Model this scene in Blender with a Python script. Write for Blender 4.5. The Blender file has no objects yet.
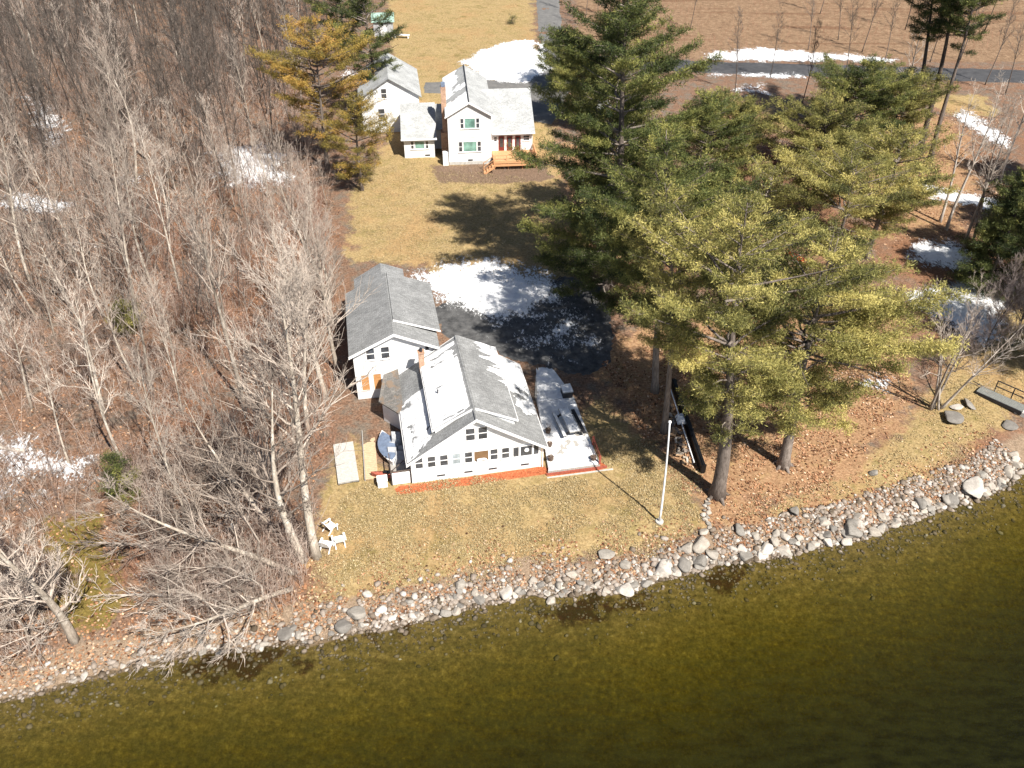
import bpy, bmesh, math, random
import numpy as np
from mathutils import Vector, Matrix
R = math.radians
random.seed(7); rng = np.random.default_rng(7)
scn = bpy.context.scene
COL = scn.collection

# ------------------------------------------------------------------ camera model and terrain
FPX, CAMH, PITCH = 870.0, 45.0, R(37)
CP, SP = math.cos(PITCH), math.sin(PITCH)
def atz(x, y, z):
    u = (x-512)/FPX; v = (384-y)/FPX
    d = np.array([u, CP+v*SP, -SP+v*CP]); t = (z-CAMH)/d[2]
    return np.array([0, 0, CAMH])+d*t
SHORE_PX = [(-900,900),(-300,770),(-100,722),(4,697),(39,690),(78,678),(117,668),(156,660),(195,650),(236,648),(261,645),(286,640),(311,642),(330,636),(355,629),(385,627),(440,613),(476,603),(503,598),(529,591),(569,593),(592,588),(609,591),(636,586),(656,578),(686,571),(717,561),(747,559),(781,554),(814,544),(838,541),(858,537),(881,526),(915,517),(949,504),(982,495),(1002,485),(1016,472),(1024,465),(1100,415),(1300,330)]
SHORE = np.array([atz(x, y, 0)[:2] for x, y in SHORE_PX])
def shore_d(X, Y):
    X = np.asarray(X, float); Y = np.asarray(Y, float)
    best = np.full(X.shape, 1e9); sg = np.ones(X.shape)
    for a, b in zip(SHORE[:-1], SHORE[1:]):
        e = b-a; px = X-a[0]; py = Y-a[1]
        t = np.clip((px*e[0]+py*e[1])/(e@e), 0, 1)
        d = np.hypot(px-t*e[0], py-t*e[1]); cr = e[0]*py-e[1]*px
        m = d < best; best = np.where(m, d, best); sg = np.where(m, np.sign(cr), sg)
    return best*sg
def hz(X, Y):
    d = shore_d(X, Y)
    land = 1.0*(1-np.exp(-np.maximum(d, 0)/1.8))+0.025*np.clip(d, 0, 150)
    dn = np.maximum(-d, 0); wat = np.maximum(-0.13*dn-.018*dn**2, -9)
    return np.where(d > 0, land, wat)
def at(x, y):
    z = 1.5
    for _ in range(10):
        p = atz(x, y, z); z = float(hz(p[0], p[1]))
    return np.array([p[0], p[1], z])
def height_to(base, ypx):
    """height above a ground point at which the picture row ypx is reached"""
    t = (384-ypx)/FPX
    Y = base[1]
    k = (Y*(t*CP-SP))/(CP+t*SP)
    return CAMH+k-base[2]
# value noise
_perm = rng.random((256, 256))
def vnoise(x, y):
    xi = np.floor(x).astype(int); yi = np.floor(y).astype(int); xf = x-xi; yf = y-yi
    xf = xf*xf*(3-2*xf); yf = yf*yf*(3-2*yf)
    g = lambda i, j: _perm[(xi+i) % 256, (yi+j) % 256]
    return (g(0,0)*(1-xf)+g(1,0)*xf)*(1-yf)+(g(0,1)*(1-xf)+g(1,1)*xf)*yf
def fbm(x, y, oct=4, gain=.55):
    s = 0; a = 1; n = 0
    for i in range(oct):
        s = s+a*vnoise(x*2**i+17.3*i, y*2**i+5.1*i); n += a; a *= gain
    return s/n
def poly_world(pts): return np.array([at(x, y)[:2] for x, y in pts])
def sdf_poly(P, X, Y):
    best = np.full(X.shape, 1e9); ins = np.zeros(X.shape, bool)
    n = len(P)
    for i in range(n):
        a = P[i]; b = P[(i+1) % n]; e = b-a
        px = X-a[0]; py = Y-a[1]
        t = np.clip((px*e[0]+py*e[1])/max(e@e, 1e-9), 0, 1)
        best = np.minimum(best, np.hypot(px-t*e[0], py-t*e[1]))
        c = ((a[1] > Y) != (b[1] > Y)) & (X < (b[0]-a[0])*(Y-a[1])/((b[1]-a[1]) if abs(b[1]-a[1]) > 1e-9 else 1e-9)+a[0])
        ins ^= c
    return np.where(ins, best, -best)

# ------------------------------------------------------------------ object helpers
def link(o, parent=None):
    COL.objects.link(o)
    if parent is not None: o.parent = parent
    return o
def tag(o, label=None, cat=None, group=None, kind=None):
    if label: o['label'] = label
    if cat: o['category'] = cat
    if group: o['group'] = group
    if kind: o['kind'] = kind
    return o
def thing(name, label, cat, loc=(0,0,0), rz=0, group=None):
    o = bpy.data.objects.new(name, None); o.empty_display_size = .3
    o.location = [float(v) for v in loc]; o.rotation_euler = (0, 0, rz)
    link(o); return tag(o, label, cat, group)
def np_mesh(name, V, F3=None, F4=None, mats=(), attr=None, smooth=False):
    me = bpy.data.meshes.new(name)
    V = np.asarray(V, np.float32)
    F3 = np.zeros((0,3), np.int32) if F3 is None else np.asarray(F3, np.int32).reshape(-1,3)
    F4 = np.zeros((0,4), np.int32) if F4 is None else np.asarray(F4, np.int32).reshape(-1,4)
    me.vertices.add(len(V)); me.vertices.foreach_set('co', V.ravel())
    nl = F3.size+F4.size
    me.loops.add(nl); me.loops.foreach_set('vertex_index', np.concatenate([F3.ravel(), F4.ravel()]))
    np_ = len(F3)+len(F4)
    me.polygons.add(np_)
    st = np.concatenate([np.arange(len(F3))*3, F3.size+np.arange(len(F4))*4]).astype(np.int32)
    me.polygons.foreach_set('loop_start', st)
    if smooth: me.polygons.foreach_set('use_smooth', np.ones(np_, bool))
    if attr:
        for k, v in attr.items():
            a = me.attributes.new(k, 'FLOAT', 'POINT'); a.data.foreach_set('value', np.asarray(v, np.float32).ravel())
    me.update(calc_edges=True); me.validate()
    for m in mats: me.materials.append(m)
    return me
def obj(name, me, parent=None): return link(bpy.data.objects.new(name, me), parent)

class MB:
    def __init__(s): s.v = []; s.f = []
    def poly(s, pts):
        n = len(s.v); s.v += [tuple(map(float, p)) for p in pts]; s.f.append(tuple(range(n, n+len(pts)))); return s
    def hexa(s, b, t):
        n = len(s.v); s.v += [tuple(map(float, p)) for p in list(b)+list(t)]
        s.f += [(n+3,n+2,n+1,n), (n+4,n+5,n+6,n+7)]+[(n+i, n+(i+1)%4, n+4+(i+1)%4, n+4+i) for i in range(4)]; return s
    def box(s, x0, x1, y0, y1, z0, z1):
        return s.hexa([(x0,y0,z0),(x1,y0,z0),(x1,y1,z0),(x0,y1,z0)], [(x0,y0,z1),(x1,y0,z1),(x1,y1,z1),(x0,y1,z1)])
    def prism(s, base, vec):
        """extrude polygon base (list of 3d points) along vec"""
        n = len(s.v); k = len(base); vec = np.array(vec, float)
        s.v += [tuple(map(float, p)) for p in base]+[tuple(map(float, np.array(p)+vec)) for p in base]
        s.f += [tuple(range(n+k-1, n-1, -1)), tuple(range(n+k, n+2*k))]+[(n+i, n+(i+1)%k, n+k+(i+1)%k, n+k+i) for i in range(k)]; return s
    def slab(s, quad, th):
        """a plane of given thickness below the quad"""
        q = [np.array(p, float) for p in quad]
        nn = np.cross(q[1]-q[0], q[-1]-q[0]); nn /= np.linalg.norm(nn)
        if nn[2] < 0: nn = -nn
        return s.prism([p-nn*th for p in q], nn*th)
    def tube(s, pts, rad, n=8, cap=True):
        pts = [np.array(p, float) for p in pts]; base = len(s.v); m = len(pts)
        for i, p in enumerate(pts):
            d = pts[min(i+1, m-1)]-pts[max(i-1, 0)]; d /= np.linalg.norm(d)+1e-9
            a = np.array([1,0,0]) if abs(d[0]) < .8 else np.array([0,1,0])
            u = np.cross(d, a); u /= np.linalg.norm(u); w = np.cross(d, u)
            r = rad[i] if hasattr(rad, '__len__') else rad
            for j in range(n):
                t = 2*math.pi*j/n; q = p+(u*math.cos(t)+w*math.sin(t))*r; s.v.append(tuple(map(float, q)))
        for i in range(m-1):
            for j in range(n):
                s.f.append((base+i*n+j, base+i*n+(j+1)%n, base+(i+1)*n+(j+1)%n, base+(i+1)*n+j))
        if cap:
            s.f.append(tuple(base+j for j in range(n-1, -1, -1))); s.f.append(tuple(base+(m-1)*n+j for j in range(n)))
        return s
    def mesh(s, name, mat, smooth=False, bevel=0):
        me = bpy.data.meshes.new(name); me.from_pydata(s.v, [], s.f)
        bm = bmesh.new(); bm.from_mesh(me); bmesh.ops.recalc_face_normals(bm, faces=bm.faces)
        if bevel: bmesh.ops.bevel(bm, geom=list(bm.edges), offset=bevel, segments=2, affect='EDGES', profile=.5)
        bm.to_mesh(me); bm.free()
        if smooth: me.polygons.foreach_set('use_smooth', [True]*len(me.polygons))
        me.materials.append(mat); me.update(); return me
    def build(s, name, mat, parent=None, smooth=False, bevel=0):
        return obj(name, s.mesh(name, mat, smooth, bevel), parent)

# ------------------------------------------------------------------ materials
class NT:
    def __init__(s, name):
        s.m = bpy.data.materials.new(name); s.m.use_nodes = True; s.t = s.m.node_tree; s.t.nodes.clear()
        s.out = s.n('ShaderNodeOutputMaterial')
    def n(s, typ, **kw):
        nd = s.t.nodes.new(typ)
        for k, v in kw.items():
            if k in nd.inputs.keys(): nd.inputs[k].default_value = v
            else: setattr(nd, k, v)
        return nd
    def l(s, a, b): s.t.links.new(a, b)
    def coord(s, kind='Object'): return s.n('ShaderNodeTexCoord').outputs[kind]
    def noise(s, scale, detail=4, rough=.6, co=None, out='Fac'):
        nd = s.n('ShaderNodeTexNoise'); nd.inputs['Scale'].default_value = scale; nd.inputs['Detail'].default_value = detail; nd.inputs['Roughness'].default_value = rough
        s.l(co or s.coord(), nd.inputs['Vector']); return nd.outputs[out]
    def ramp(s, fac, stops):
        nd = s.n('ShaderNodeValToRGB'); el = nd.color_ramp.elements
        while len(el) < len(stops): el.new(.5)
        for e, (p, c) in zip(el, stops): e.position = p; e.color = (*c, 1) if len(c) == 3 else c
        s.l(fac, nd.inputs[0]); return nd.outputs[0]
    def mix(s, fac, a, b, blend='MIX'):
        nd = s.n('ShaderNodeMix', data_type='RGBA', blend_type=blend)
        for sock, v in ((nd.inputs[0], fac), (nd.inputs[6], a), (nd.inputs[7], b)):
            if hasattr(v, 'is_output'): s.l(v, sock)
            elif isinstance(v, (int, float)): sock.default_value = v
            else: sock.default_value = (*v, 1)
        return nd.outputs[2]
    def math(s, op, a, b=0, clamp=False):
        nd = s.n('ShaderNodeMath', operation=op, use_clamp=clamp)
        for sock, v in ((nd.inputs[0], a), (nd.inputs[1], b)):
            if hasattr(v, 'is_output'): s.l(v, sock)
            else: sock.default_value = v
        return nd.outputs[0]
    def sstep(s, v, lo, hi):
        nd = s.n('ShaderNodeMapRange', interpolation_type='SMOOTHSTEP'); s.l(v, nd.inputs[0]); nd.inputs[1].default_value = lo; nd.inputs[2].default_value = hi
        return nd.outputs[0]
    def bump(s, h, strength=.3, dist=.05):
        nd = s.n('ShaderNodeBump'); nd.inputs['Strength'].default_value = strength; nd.inputs['Distance'].default_value = dist
        s.l(h, nd.inputs['Height']); return nd.outputs[0]
    def pbr(s, col, rough=.8, normal=None, spec=.3, metal=0, **kw):
        p = s.n('ShaderNodeBsdfPrincipled')
        if hasattr(col, 'is_output'): s.l(col, p.inputs['Base Color'])
        else: p.inputs['Base Color'].default_value = (*col, 1)
        if hasattr(rough, 'is_output'): s.l(rough, p.inputs['Roughness'])
        else: p.inputs['Roughness'].default_value = rough
        p.inputs['Specular IOR Level'].default_value = spec; p.inputs['Metallic'].default_value = metal
        if normal is not None: s.l(normal, p.inputs['Normal'])
        s.l(p.outputs[0], s.out.inputs[0]); return p
    def attr(s, name):
        nd = s.n('ShaderNodeAttribute', attribute_name=name); return nd.outputs['Fac']

def mat_simple(name, c, rough=.7, var=.15, scale=3, spec=.3, metal=0, bump=0):
    t = NT(name); n = t.noise(scale, 5)
    lo = tuple(v*(1-var) for v in c); hi = tuple(min(1, v*(1+var)) for v in c)
    col = t.ramp(n, [(.3, lo), (.7, hi)])
    t.pbr(col, rough, t.bump(t.noise(scale*6), bump, .02) if bump else None, spec, metal); return t.m

def mat_siding():
    t = NT('white_clapboard'); co = t.coord()
    sx = t.n('ShaderNodeSeparateXYZ'); t.l(co, sx.inputs[0])
    saw = t.math('FRACT', t.math('MULTIPLY', sx.outputs[2], 1/.14))
    dirt = t.noise(1.3, 5)
    col = t.ramp(dirt, [(.3, (.66,.67,.68)), (.65, (.79,.80,.81))])
    line = t.sstep(saw, 0, .12)
    col = t.mix(t.math('SUBTRACT', 1, line), col, (.45,.46,.48))
    t.pbr(col, .55, t.bump(saw, .6, .02)); return t.m
def mat_shingle(name, a, b, patch=None):
    t = NT(name); co = t.coord()
    br = t.n('ShaderNodeTexBrick'); br.inputs['Scale'].default_value = 1; br.inputs['Brick Width'].default_value = .35; br.inputs['Row Height'].default_value = .15
    br.inputs['Mortar Size'].default_value = .006; br.inputs['Color1'].default_value = (*a,1); br.inputs['Color2'].default_value = (*b,1); br.inputs['Mortar'].default_value = (*[v*.55 for v in a],1)
    t.l(co, br.inputs['Vector'])
    n = t.noise(9, 6, .7); big = t.noise(.7, 4)
    col = t.mix(t.ramp(n, [(.3,(.6,.6,.6)),(.7,(1.25,1.25,1.25))]), (0,0,0), br.outputs[0])
    col = t.mix(1.0, br.outputs[0], t.ramp(n, [(.3,(.62,.62,.62)),(.7,(1.3,1.3,1.3))]), 'MULTIPLY')
    col = t.mix(1.0, col, t.ramp(big, [(.3,(.8,.8,.8)),(.7,(1.15,1.15,1.15))]), 'MULTIPLY')
    if patch: col = t.mix(t.sstep(t.noise(1.1, 5), .5, .6), col, patch)
    t.pbr(col, .9, t.bump(n, .3, .02), .2); return t.m
def mat_brick():
    t = NT('chimney_brick'); co = t.coord()
    mp = t.n('ShaderNodeMapping'); mp.inputs['Rotation'].default_value = (R(90), 0, 0); t.l(co, mp.inputs[0])
    br = t.n('ShaderNodeTexBrick'); br.inputs['Scale'].default_value = 1; br.inputs['Brick Width'].default_value = .22; br.inputs['Row Height'].default_value = .075; br.inputs['Mortar Size'].default_value = .008
    br.inputs['Color1'].default_value = (.30,.15,.09,1); br.inputs['Color2'].default_value = (.42,.24,.15,1); br.inputs['Mortar'].default_value = (.45,.40,.34,1)
    t.l(mp.outputs[0], br.inputs['Vector'])
    t.pbr(t.mix(1.0, br.outputs[0], t.ramp(t.noise(4), [(.3,(.75,.75,.75)),(.7,(1.2,1.2,1.2))]), 'MULTIPLY'), .9); return t.m
def mat_wood(name, a, b, plank=.14, axis=1):
    t = NT(name); co = t.coord(); sx = t.n('ShaderNodeSeparateXYZ'); t.l(co, sx.inputs[0])
    saw = t.math('FRACT', t.math('MULTIPLY', sx.outputs[axis], 1/plank))
    col = t.ramp(t.noise(5, 6, .7), [(.3, a), (.7, b)])
    col = t.mix(t.math('SUBTRACT', 1, t.sstep(saw, 0, .1)), col, tuple(v*.3 for v in a))
    t.pbr(col, .75, t.bump(saw, .4, .02)); return t.m
def mat_snow():
    t = NT('snow'); n = t.noise(2.2, 6, .65); d = t.noise(14, 4, .7)
    col = t.ramp(n, [(.25,(.62,.635,.66)),(.6,(.82,.83,.85))])
    col = t.mix(t.math('MULTIPLY', t.sstep(d, .62, .75), .5), col, (.42,.36,.29))
    p = t.pbr(col, .6, t.bump(t.noise(5, 6, .7), .7, .1), .3); return t.m
def mat_glass(name='window_glass', c=(.05,.055,.065)):
    t = NT(name); n = t.noise(1.2, 3)
    t.pbr(t.ramp(n, [(.35, tuple(v*.6 for v in c)), (.65, tuple(v*1.5 for v in c))]), .08, None, .8); return t.m
def mat_bark(name, a, b, scale=3.0, lichen=None):
    t = NT(name); co = t.coord('Object')
    mp = t.n('ShaderNodeMapping'); mp.inputs['Scale'].default_value = (1,1,.25); t.l(co, mp.inputs[0])
    n = t.noise(scale*3, 6, .7, mp.outputs[0]); col = t.ramp(n, [(.3, a), (.68, b)])
    if lichen: col = t.mix(t.sstep(t.noise(1.6, 5), .5, .66), col, lichen)
    oi = t.n('ShaderNodeObjectInfo')
    col = t.mix(1.0, col, t.ramp(oi.outputs['Random'], [(0,(.55,.52,.50)),(.5,(.9,.87,.84)),(1,(1.25,1.24,1.22))]), 'MULTIPLY')
    t.pbr(col, .9, t.bump(n, .6, .05), .15); return t.m
def mat_needles(name, dark, mid, lit):
    t = NT(name); a = t.attr('tone')
    col = t.ramp(a, [(0, dark), (.5, mid), (1, lit)])
    p = t.pbr(col, .65, None, .25)
    tr = t.n('ShaderNodeBsdfTranslucent'); t.l(col, tr.inputs[0])
    mx = t.n('ShaderNodeMixShader'); mx.inputs[0].default_value = .2; t.l(p.outputs[0], mx.inputs[1]); t.l(tr.outputs[0], mx.inputs[2]); t.l(mx.outputs[0], t.out.inputs[0])
    return t.m
def mat_rock(name='shore_rock'):
    t = NT(name); oi = t.n('ShaderNodeObjectInfo'); n = t.noise(4, 6, .7); sp = t.noise(22, 3, .7)
    base = t.ramp(oi.outputs['Random'], [(0,(.17,.16,.15)),(.3,(.26,.245,.225)),(.6,(.36,.325,.285)),(1,(.48,.45,.42))])
    col = t.mix(1.0, base, t.ramp(n, [(.3,(.72,.70,.68)),(.7,(1.18,1.17,1.15))]), 'MULTIPLY')
    col = t.mix(1.0, col, t.ramp(sp, [(.35,(.85,.85,.85)),(.65,(1.08,1.08,1.08))]), 'MULTIPLY')
    t.pbr(col, .85, t.bump(n, .6, .06), .25); return t.m
def mat_rock_attr():
    t = NT('small_shore_stones'); a = t.attr('tone'); n = t.noise(9, 5, .7)
    base = t.ramp(a, [(0,(.08,.06,.04)),(.3,(.17,.135,.105)),(.65,(.28,.235,.20)),(1,(.46,.43,.40))])
    t.pbr(t.mix(1.0, base, t.ramp(n, [(.3,(.7,.7,.7)),(.7,(1.15,1.15,1.15))]), 'MULTIPLY'), .85, t.bump(n, .4, .03), .25); return t.m
def mat_brush(name, stops):
    t = NT(name); a = t.attr('tone'); t.pbr(t.ramp(a, stops), .9, None, .1); return t.m
def mat_ground():
    t = NT('ground'); co = t.coord('Object')
    fine = t.noise(6, 8, .75, co); mid = t.noise(.9, 6, .65, co); big = t.noise(.16, 5, .6, co); grit = t.noise(4.2, 9, .85, co)
    zone_f = t.attr('russet')
    # leaf litter
    litter = t.ramp(fine, [(.28,(.058,.037,.027)),(.45,(.155,.092,.063)),(.6,(.27,.165,.112)),(.75,(.41,.29,.21))])
    litter = t.mix(t.sstep(mid, .42, .66), litter, t.ramp(fine, [(.3,(.075,.062,.052)),(.7,(.25,.205,.165))]))
    litter = t.mix(t.math('MULTIPLY', t.sstep(big, .44, .62), t.math('MULTIPLY', zone_f, .85)), litter, t.ramp(fine, [(.3,(.11,.052,.030)),(.7,(.36,.19,.11))]))
    # dead lawn
    lawn = t.ramp(fine, [(.25,(.17,.115,.052)),(.48,(.325,.235,.115)),(.72,(.47,.365,.205))])
    lawn = t.mix(t.math('MULTIPLY', t.sstep(mid, .46, .70), .6), lawn, (.22,.18,.07))
    lawn = t.mix(t.math('MULTIPLY', t.sstep(big, .48, .66), .6), lawn, (.36,.225,.11))
    lawn = t.mix(t.math('MULTIPLY', t.sstep(t.noise(.33, 8, .72, co), .54, .68), .7), lawn, (.165,.135,.045))
    lawn = t.mix(t.math('MULTIPLY', t.sstep(t.noise(.8, 8, .75, co), .64, .74), .7), lawn, (.10,.12,.03))
    # fallen needles
    ned = t.ramp(fine, [(.25,(.10,.055,.032)),(.48,(.30,.175,.098)),(.72,(.48,.325,.20))])
    ned = t.mix(t.math('MULTIPLY', t.sstep(mid, .5, .7), .5), ned, (.36,.26,.12))
    # far meadow
    mp = t.n('ShaderNodeMapping'); mp.inputs['Rotation'].default_value = (0,0,R(-72)); mp.inputs['Scale'].default_value = (.03,.42,1); t.l(co, mp.inputs[0]); wv = t.noise(1, 5, .6, mp.outputs[0])
    mead = t.ramp(t.noise(1.3, 7, .75, co), [(.3,(.12,.075,.048)),(.55,(.25,.165,.105)),(.8,(.36,.27,.18))])
    mead = t.mix(t.math('MULTIPLY', t.sstep(wv, .52, .64), .6), mead, (.13,.065,.038))
    soil = t.ramp(fine, [(.3,(.10,.065,.045)),(.7,(.26,.18,.13))])
    mulch = t.ramp(t.noise(11, 5, .7, co), [(.3,(.20,.05,.025)),(.5,(.40,.115,.05)),(.75,(.54,.23,.12))])
    moss = t.ramp(fine, [(.3,(.10,.075,.02)),(.7,(.24,.18,.055))])
    gravel = t.ramp(t.noise(16, 4, .8, co), [(.3,(.11,.075,.052)),(.5,(.25,.18,.125)),(.7,(.37,.295,.23))])
    bed = t.ramp(t.noise(3, 6, .75, co), [(.3,(.08,.055,.016)),(.55,(.20,.145,.05)),(.78,(.42,.32,.14))])
    def zone(name, w): return t.sstep(t.math('ADD', t.attr(name), t.math('MULTIPLY', t.math('SUBTRACT', t.noise(.55, 9, .72, co), .5), w)), .40, .60)
    col = t.mix(zone('meadow', .5), litter, mead)
    col = t.mix(zone('lawn', 1.1), col, lawn)
    col = t.mix(zone('needle', 1.5), col, ned)
    col = t.mix(zone('moss', 1.6), col, moss)
    col = t.mix(zone('soil', 1.2), col, soil)
    col = t.mix(zone('mulch', .5), col, mulch)
    col = t.mix(zone('bank', 1.3), col, gravel)
    col = t.mix(zone('bed', .3), col, bed)
    col = t.mix(zone('weed', 1.9), col, (.045,.018,.008))
    col = t.mix(1.0, col, t.ramp(grit, [(.34,(.42,.42,.40)),(.46,(.84,.84,.83)),(.56,(1.06,1.06,1.05)),(.68,(1.45,1.42,1.38))]), 'MULTIPLY')
    t.pbr(col, .95, t.bump(t.noise(7, 8, .8, co), .8, .10), .1); return t.m
def mat_asphalt(name='asphalt', a=(.035,.036,.04), b=(.075,.075,.08)):
    t = NT(name); n = t.noise(1.2, 7, .7); g = t.noise(20, 4, .8)
    col = t.mix(1.0, t.ramp(n, [(.3,a),(.7,b)]), t.ramp(g, [(.3,(.75,.75,.75)),(.7,(1.25,1.25,1.25))]), 'MULTIPLY')
    t.pbr(col, .85, t.bump(g, .3, .02), .3); return t.m
def mat_water():
    t = NT('lake_water'); co = t.coord('Object')
    mp = t.n('ShaderNodeMapping'); mp.inputs['Rotation'].default_value = (0,0,R(14)); mp.inputs['Scale'].default_value = (.55,1.5,1); t.l(co, mp.inputs[0])
    r1 = t.noise(1.1, 5, .62, mp.outputs[0]); r2 = t.noise(5.5, 3, .6, mp.outputs[0])
    h = t.math('ADD', r1, t.math('MULTIPLY', r2, .25))
    nrm = t.bump(h, .5, .10)
    fres = t.n('ShaderNodeFresnel'); fres.inputs['IOR'].default_value = 1.33; t.l(nrm, fres.inputs['Normal'])
    tr = t.n('ShaderNodeBsdfTransparent'); tr.inputs[0].default_value = (1,1,1,1)
    df = t.n('ShaderNodeBsdfDiffuse'); df.inputs[0].default_value = (.030,.031,.006,1); t.l(nrm, df.inputs['Normal'])
    gl = t.n('ShaderNodeBsdfGlossy'); gl.inputs['Roughness'].default_value = .12; t.l(nrm, gl.inputs['Normal'])
    m1 = t.n('ShaderNodeMixShader'); t.l(t.sstep(h, .35, .85), m1.inputs[0])
    mf = t.math('MULTIPLY_ADD', t.sstep(h, .46, .78), .22); mf.node.inputs[2].default_value = .16
    t.l(mf, m1.inputs[0]); t.l(tr.outputs[0], m1.inputs[1]); t.l(df.outputs[0], m1.inputs[2])
    m2 = t.n('ShaderNodeMixShader'); t.l(fres.outputs[0], m2.inputs[0]); t.l(m1.outputs[0], m2.inputs[1]); t.l(gl.outputs[0], m2.inputs[2])
    t.l(m2.outputs[0], t.out.inputs[0])
    va = t.n('ShaderNodeVolumeAbsorption'); va.inputs[0].default_value = (.69,.69,.27,1); va.inputs[1].default_value = 1.0
    t.l(va.outputs[0], t.out.inputs[1]); return t.m

M = dict(siding=mat_siding(), trim=mat_simple('white_trim', (.78,.78,.79), .5, .05),
    shingle=mat_shingle('grey_shingle', (.20,.205,.21), (.27,.275,.28)), shingle_light=mat_shingle('light_grey_shingle', (.33,.34,.345), (.40,.41,.415)),
    shingle_old=mat_shingle('weathered_shingle', (.20,.18,.165), (.28,.25,.23), (.33,.24,.18)),
    brick=mat_brick(), snow=mat_snow(), glass=mat_glass(), glass_pale=mat_glass('pale_curtained_glass', (.24,.28,.31)), glass_green=mat_glass('green_tinted_glass', (.16,.29,.25)),
    brown=mat_simple('brown_curtain', (.17,.10,.05), .8), orange=mat_wood('orange_wood_panel', (.40,.19,.07), (.52,.28,.12), .3, 2),
    cedar=mat_wood('new_cedar', (.46,.23,.11), (.60,.34,.18), .15, 1), reddoor=mat_simple('dark_red_paint', (.16,.03,.025), .5),
    greywood=mat_wood('weathered_grey_boards', (.26,.25,.24), (.42,.40,.37), .15, 0), redwood=mat_simple('red_painted_wood', (.28,.075,.05), .7, .3, 6),
    dark=mat_simple('dark_metal', (.03,.03,.035), .5), black=mat_simple('black_shadow_and_plastic', (.008,.008,.009), .35, .3), white=mat_simple('white_plastic', (.8,.8,.8), .4, .04),
    pole=mat_simple('white_painted_metal', (.72,.73,.75), .35, .06), stone=mat_rock('grey_stone'), concrete=mat_simple('concrete', (.42,.41,.39), .9, .2, 4, bump=.2),
    bluetarp=mat_simple('blue_grey_tarp', (.14,.18,.26), .5, .25, 4, bump=.4), greytarp=mat_simple('grey_tarp', (.35,.36,.38), .6, .25, 4, bump=.4),
    ground=mat_ground(), asphalt=mat_asphalt(), drive=mat_asphalt('worn_asphalt', (.10,.10,.10), (.17,.165,.16)), water=mat_water(), shadedrive=mat_asphalt('shade_darkened_asphalt', (.02,.021,.023), (.12,.12,.122)),
    pinebark=mat_bark('pine_bark', (.09,.075,.065), (.26,.225,.205), 2.5), barebark=mat_bark('grey_bark', (.22,.19,.16), (.50,.45,.39), 3, (.55,.52,.47)),
    paletwig=mat_bark('pale_twigs', (.28,.235,.205), (.57,.505,.45), 3), birch=mat_bark('birch_bark', (.22,.19,.17), (.52,.48,.44), 2),
    darkbark=mat_bark('dark_bark', (.05,.042,.038), (.17,.14,.125), 2.5), twigdark=mat_bark('dark_twigs', (.06,.053,.048), (.175,.152,.138), 2.5),
    ned_dark=mat_needles('dark_pine_needles', (.024,.038,.014), (.105,.125,.037), (.33,.31,.09)),
    ned_olive=mat_needles('olive_pine_needles', (.055,.064,.022), (.25,.235,.072), (.56,.48,.165)),
    ned_yellow=mat_needles('yellowing_pine_needles', (.10,.085,.025), (.29,.225,.055), (.50,.29,.075)),
    rock=mat_rock(), stones=mat_rock_attr(),
    brush=mat_brush('bare_brush', [(0,(.09,.07,.06)),(.4,(.26,.195,.165)),(.7,(.41,.325,.275)),(1,(.56,.475,.42))]),
    darkbrush=mat_brush('dark_saplings', [(0,(.04,.034,.03)),(.5,(.105,.09,.08)),(1,(.25,.215,.19))]),
    twigmauve=mat_bark('mauve_twigs', (.16,.13,.125), (.34,.29,.275), 3),
    redbrush=mat_brush('russet_brush', [(0,(.15,.065,.04)),(.5,(.32,.16,.105)),(1,(.47,.32,.24))]))

# ------------------------------------------------------------------ ground sheet
def axis(fine0, fine1, step, outer):
    a = list(np.arange(fine0, fine1+step/2, step)); s = step; x = a[-1]; hi = []
    while x < outer[1]: s *= 1.18; x += s; hi.append(x)
    s = step; x = a[0]; lo = []
    while x > outer[0]: s *= 1.18; x -= s; lo.append(x)
    return np.array(lo[::-1]+a+hi)
xs = axis(-48, 52, .42, (-1600, 1600)); ys = axis(27, 122, .42, (-1200, 1800))
GX, GY = np.meshgrid(xs, ys)
GD = shore_d(GX, GY)
bumps = (fbm(GX*.35, GY*.35, 4)-.5)*.16
GZ = hz(GX, GY)+bumps*np.clip(GD/4, 0, 1)
ZONES = {}
def zone_attr(polys, soft=1.2):
    a = np.zeros(GX.shape)
    for P in polys: a = np.maximum(a, np.clip(.5+sdf_poly(poly_world(P), GX, GY)/(2*soft), 0, 1))
    return a
ZONES['lawn'] = zone_attr([
    [(318,600),(328,480),(350,440),(395,470),(545,440),(600,395),(655,440),(705,510),(715,530),(640,552),(560,566),(470,578),(400,592),(350,604)],
    [(352,262),(350,200),(372,165),(395,125),(392,60),(385,0),(388,-20),(531,-20),(536,45),(545,90),(560,160),(575,260),(560,292),(450,290),(425,265),(380,262)],
    [(735,515),(840,470),(900,430),(960,350),(1010,300),(1060,330),(1030,400),(985,440),(930,478),(860,500),(790,520)],
    [(895,95),(985,95),(1000,115),(960,120),(930,105)], [(735,100),(775,105),(790,130),(760,135)]], 3.2)
ZONES['needle'] = zone_attr([
    [(585,360),(640,330),(760,300),(860,300),(900,330),(915,400),(880,440),(830,490),(745,525),(712,528),(690,480),(640,430)],
    [(870,110),(960,120),(980,180),(950,240),(880,230),(860,170)], [(560,140),(640,150),(640,290),(575,240)],
    [(715,95),(770,100),(760,125),(720,120)]], 5)
ZONES['meadow'] = zone_attr([[(570,-60),(700,-90),(1150,-90),(1150,60),(980,62),(700,60),(640,50),(580,45)]], 2)
ZONES['moss'] = zone_attr([[(55,520),(100,515),(110,560),(125,600),(110,630),(85,630),(60,600)]], 3)
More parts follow.
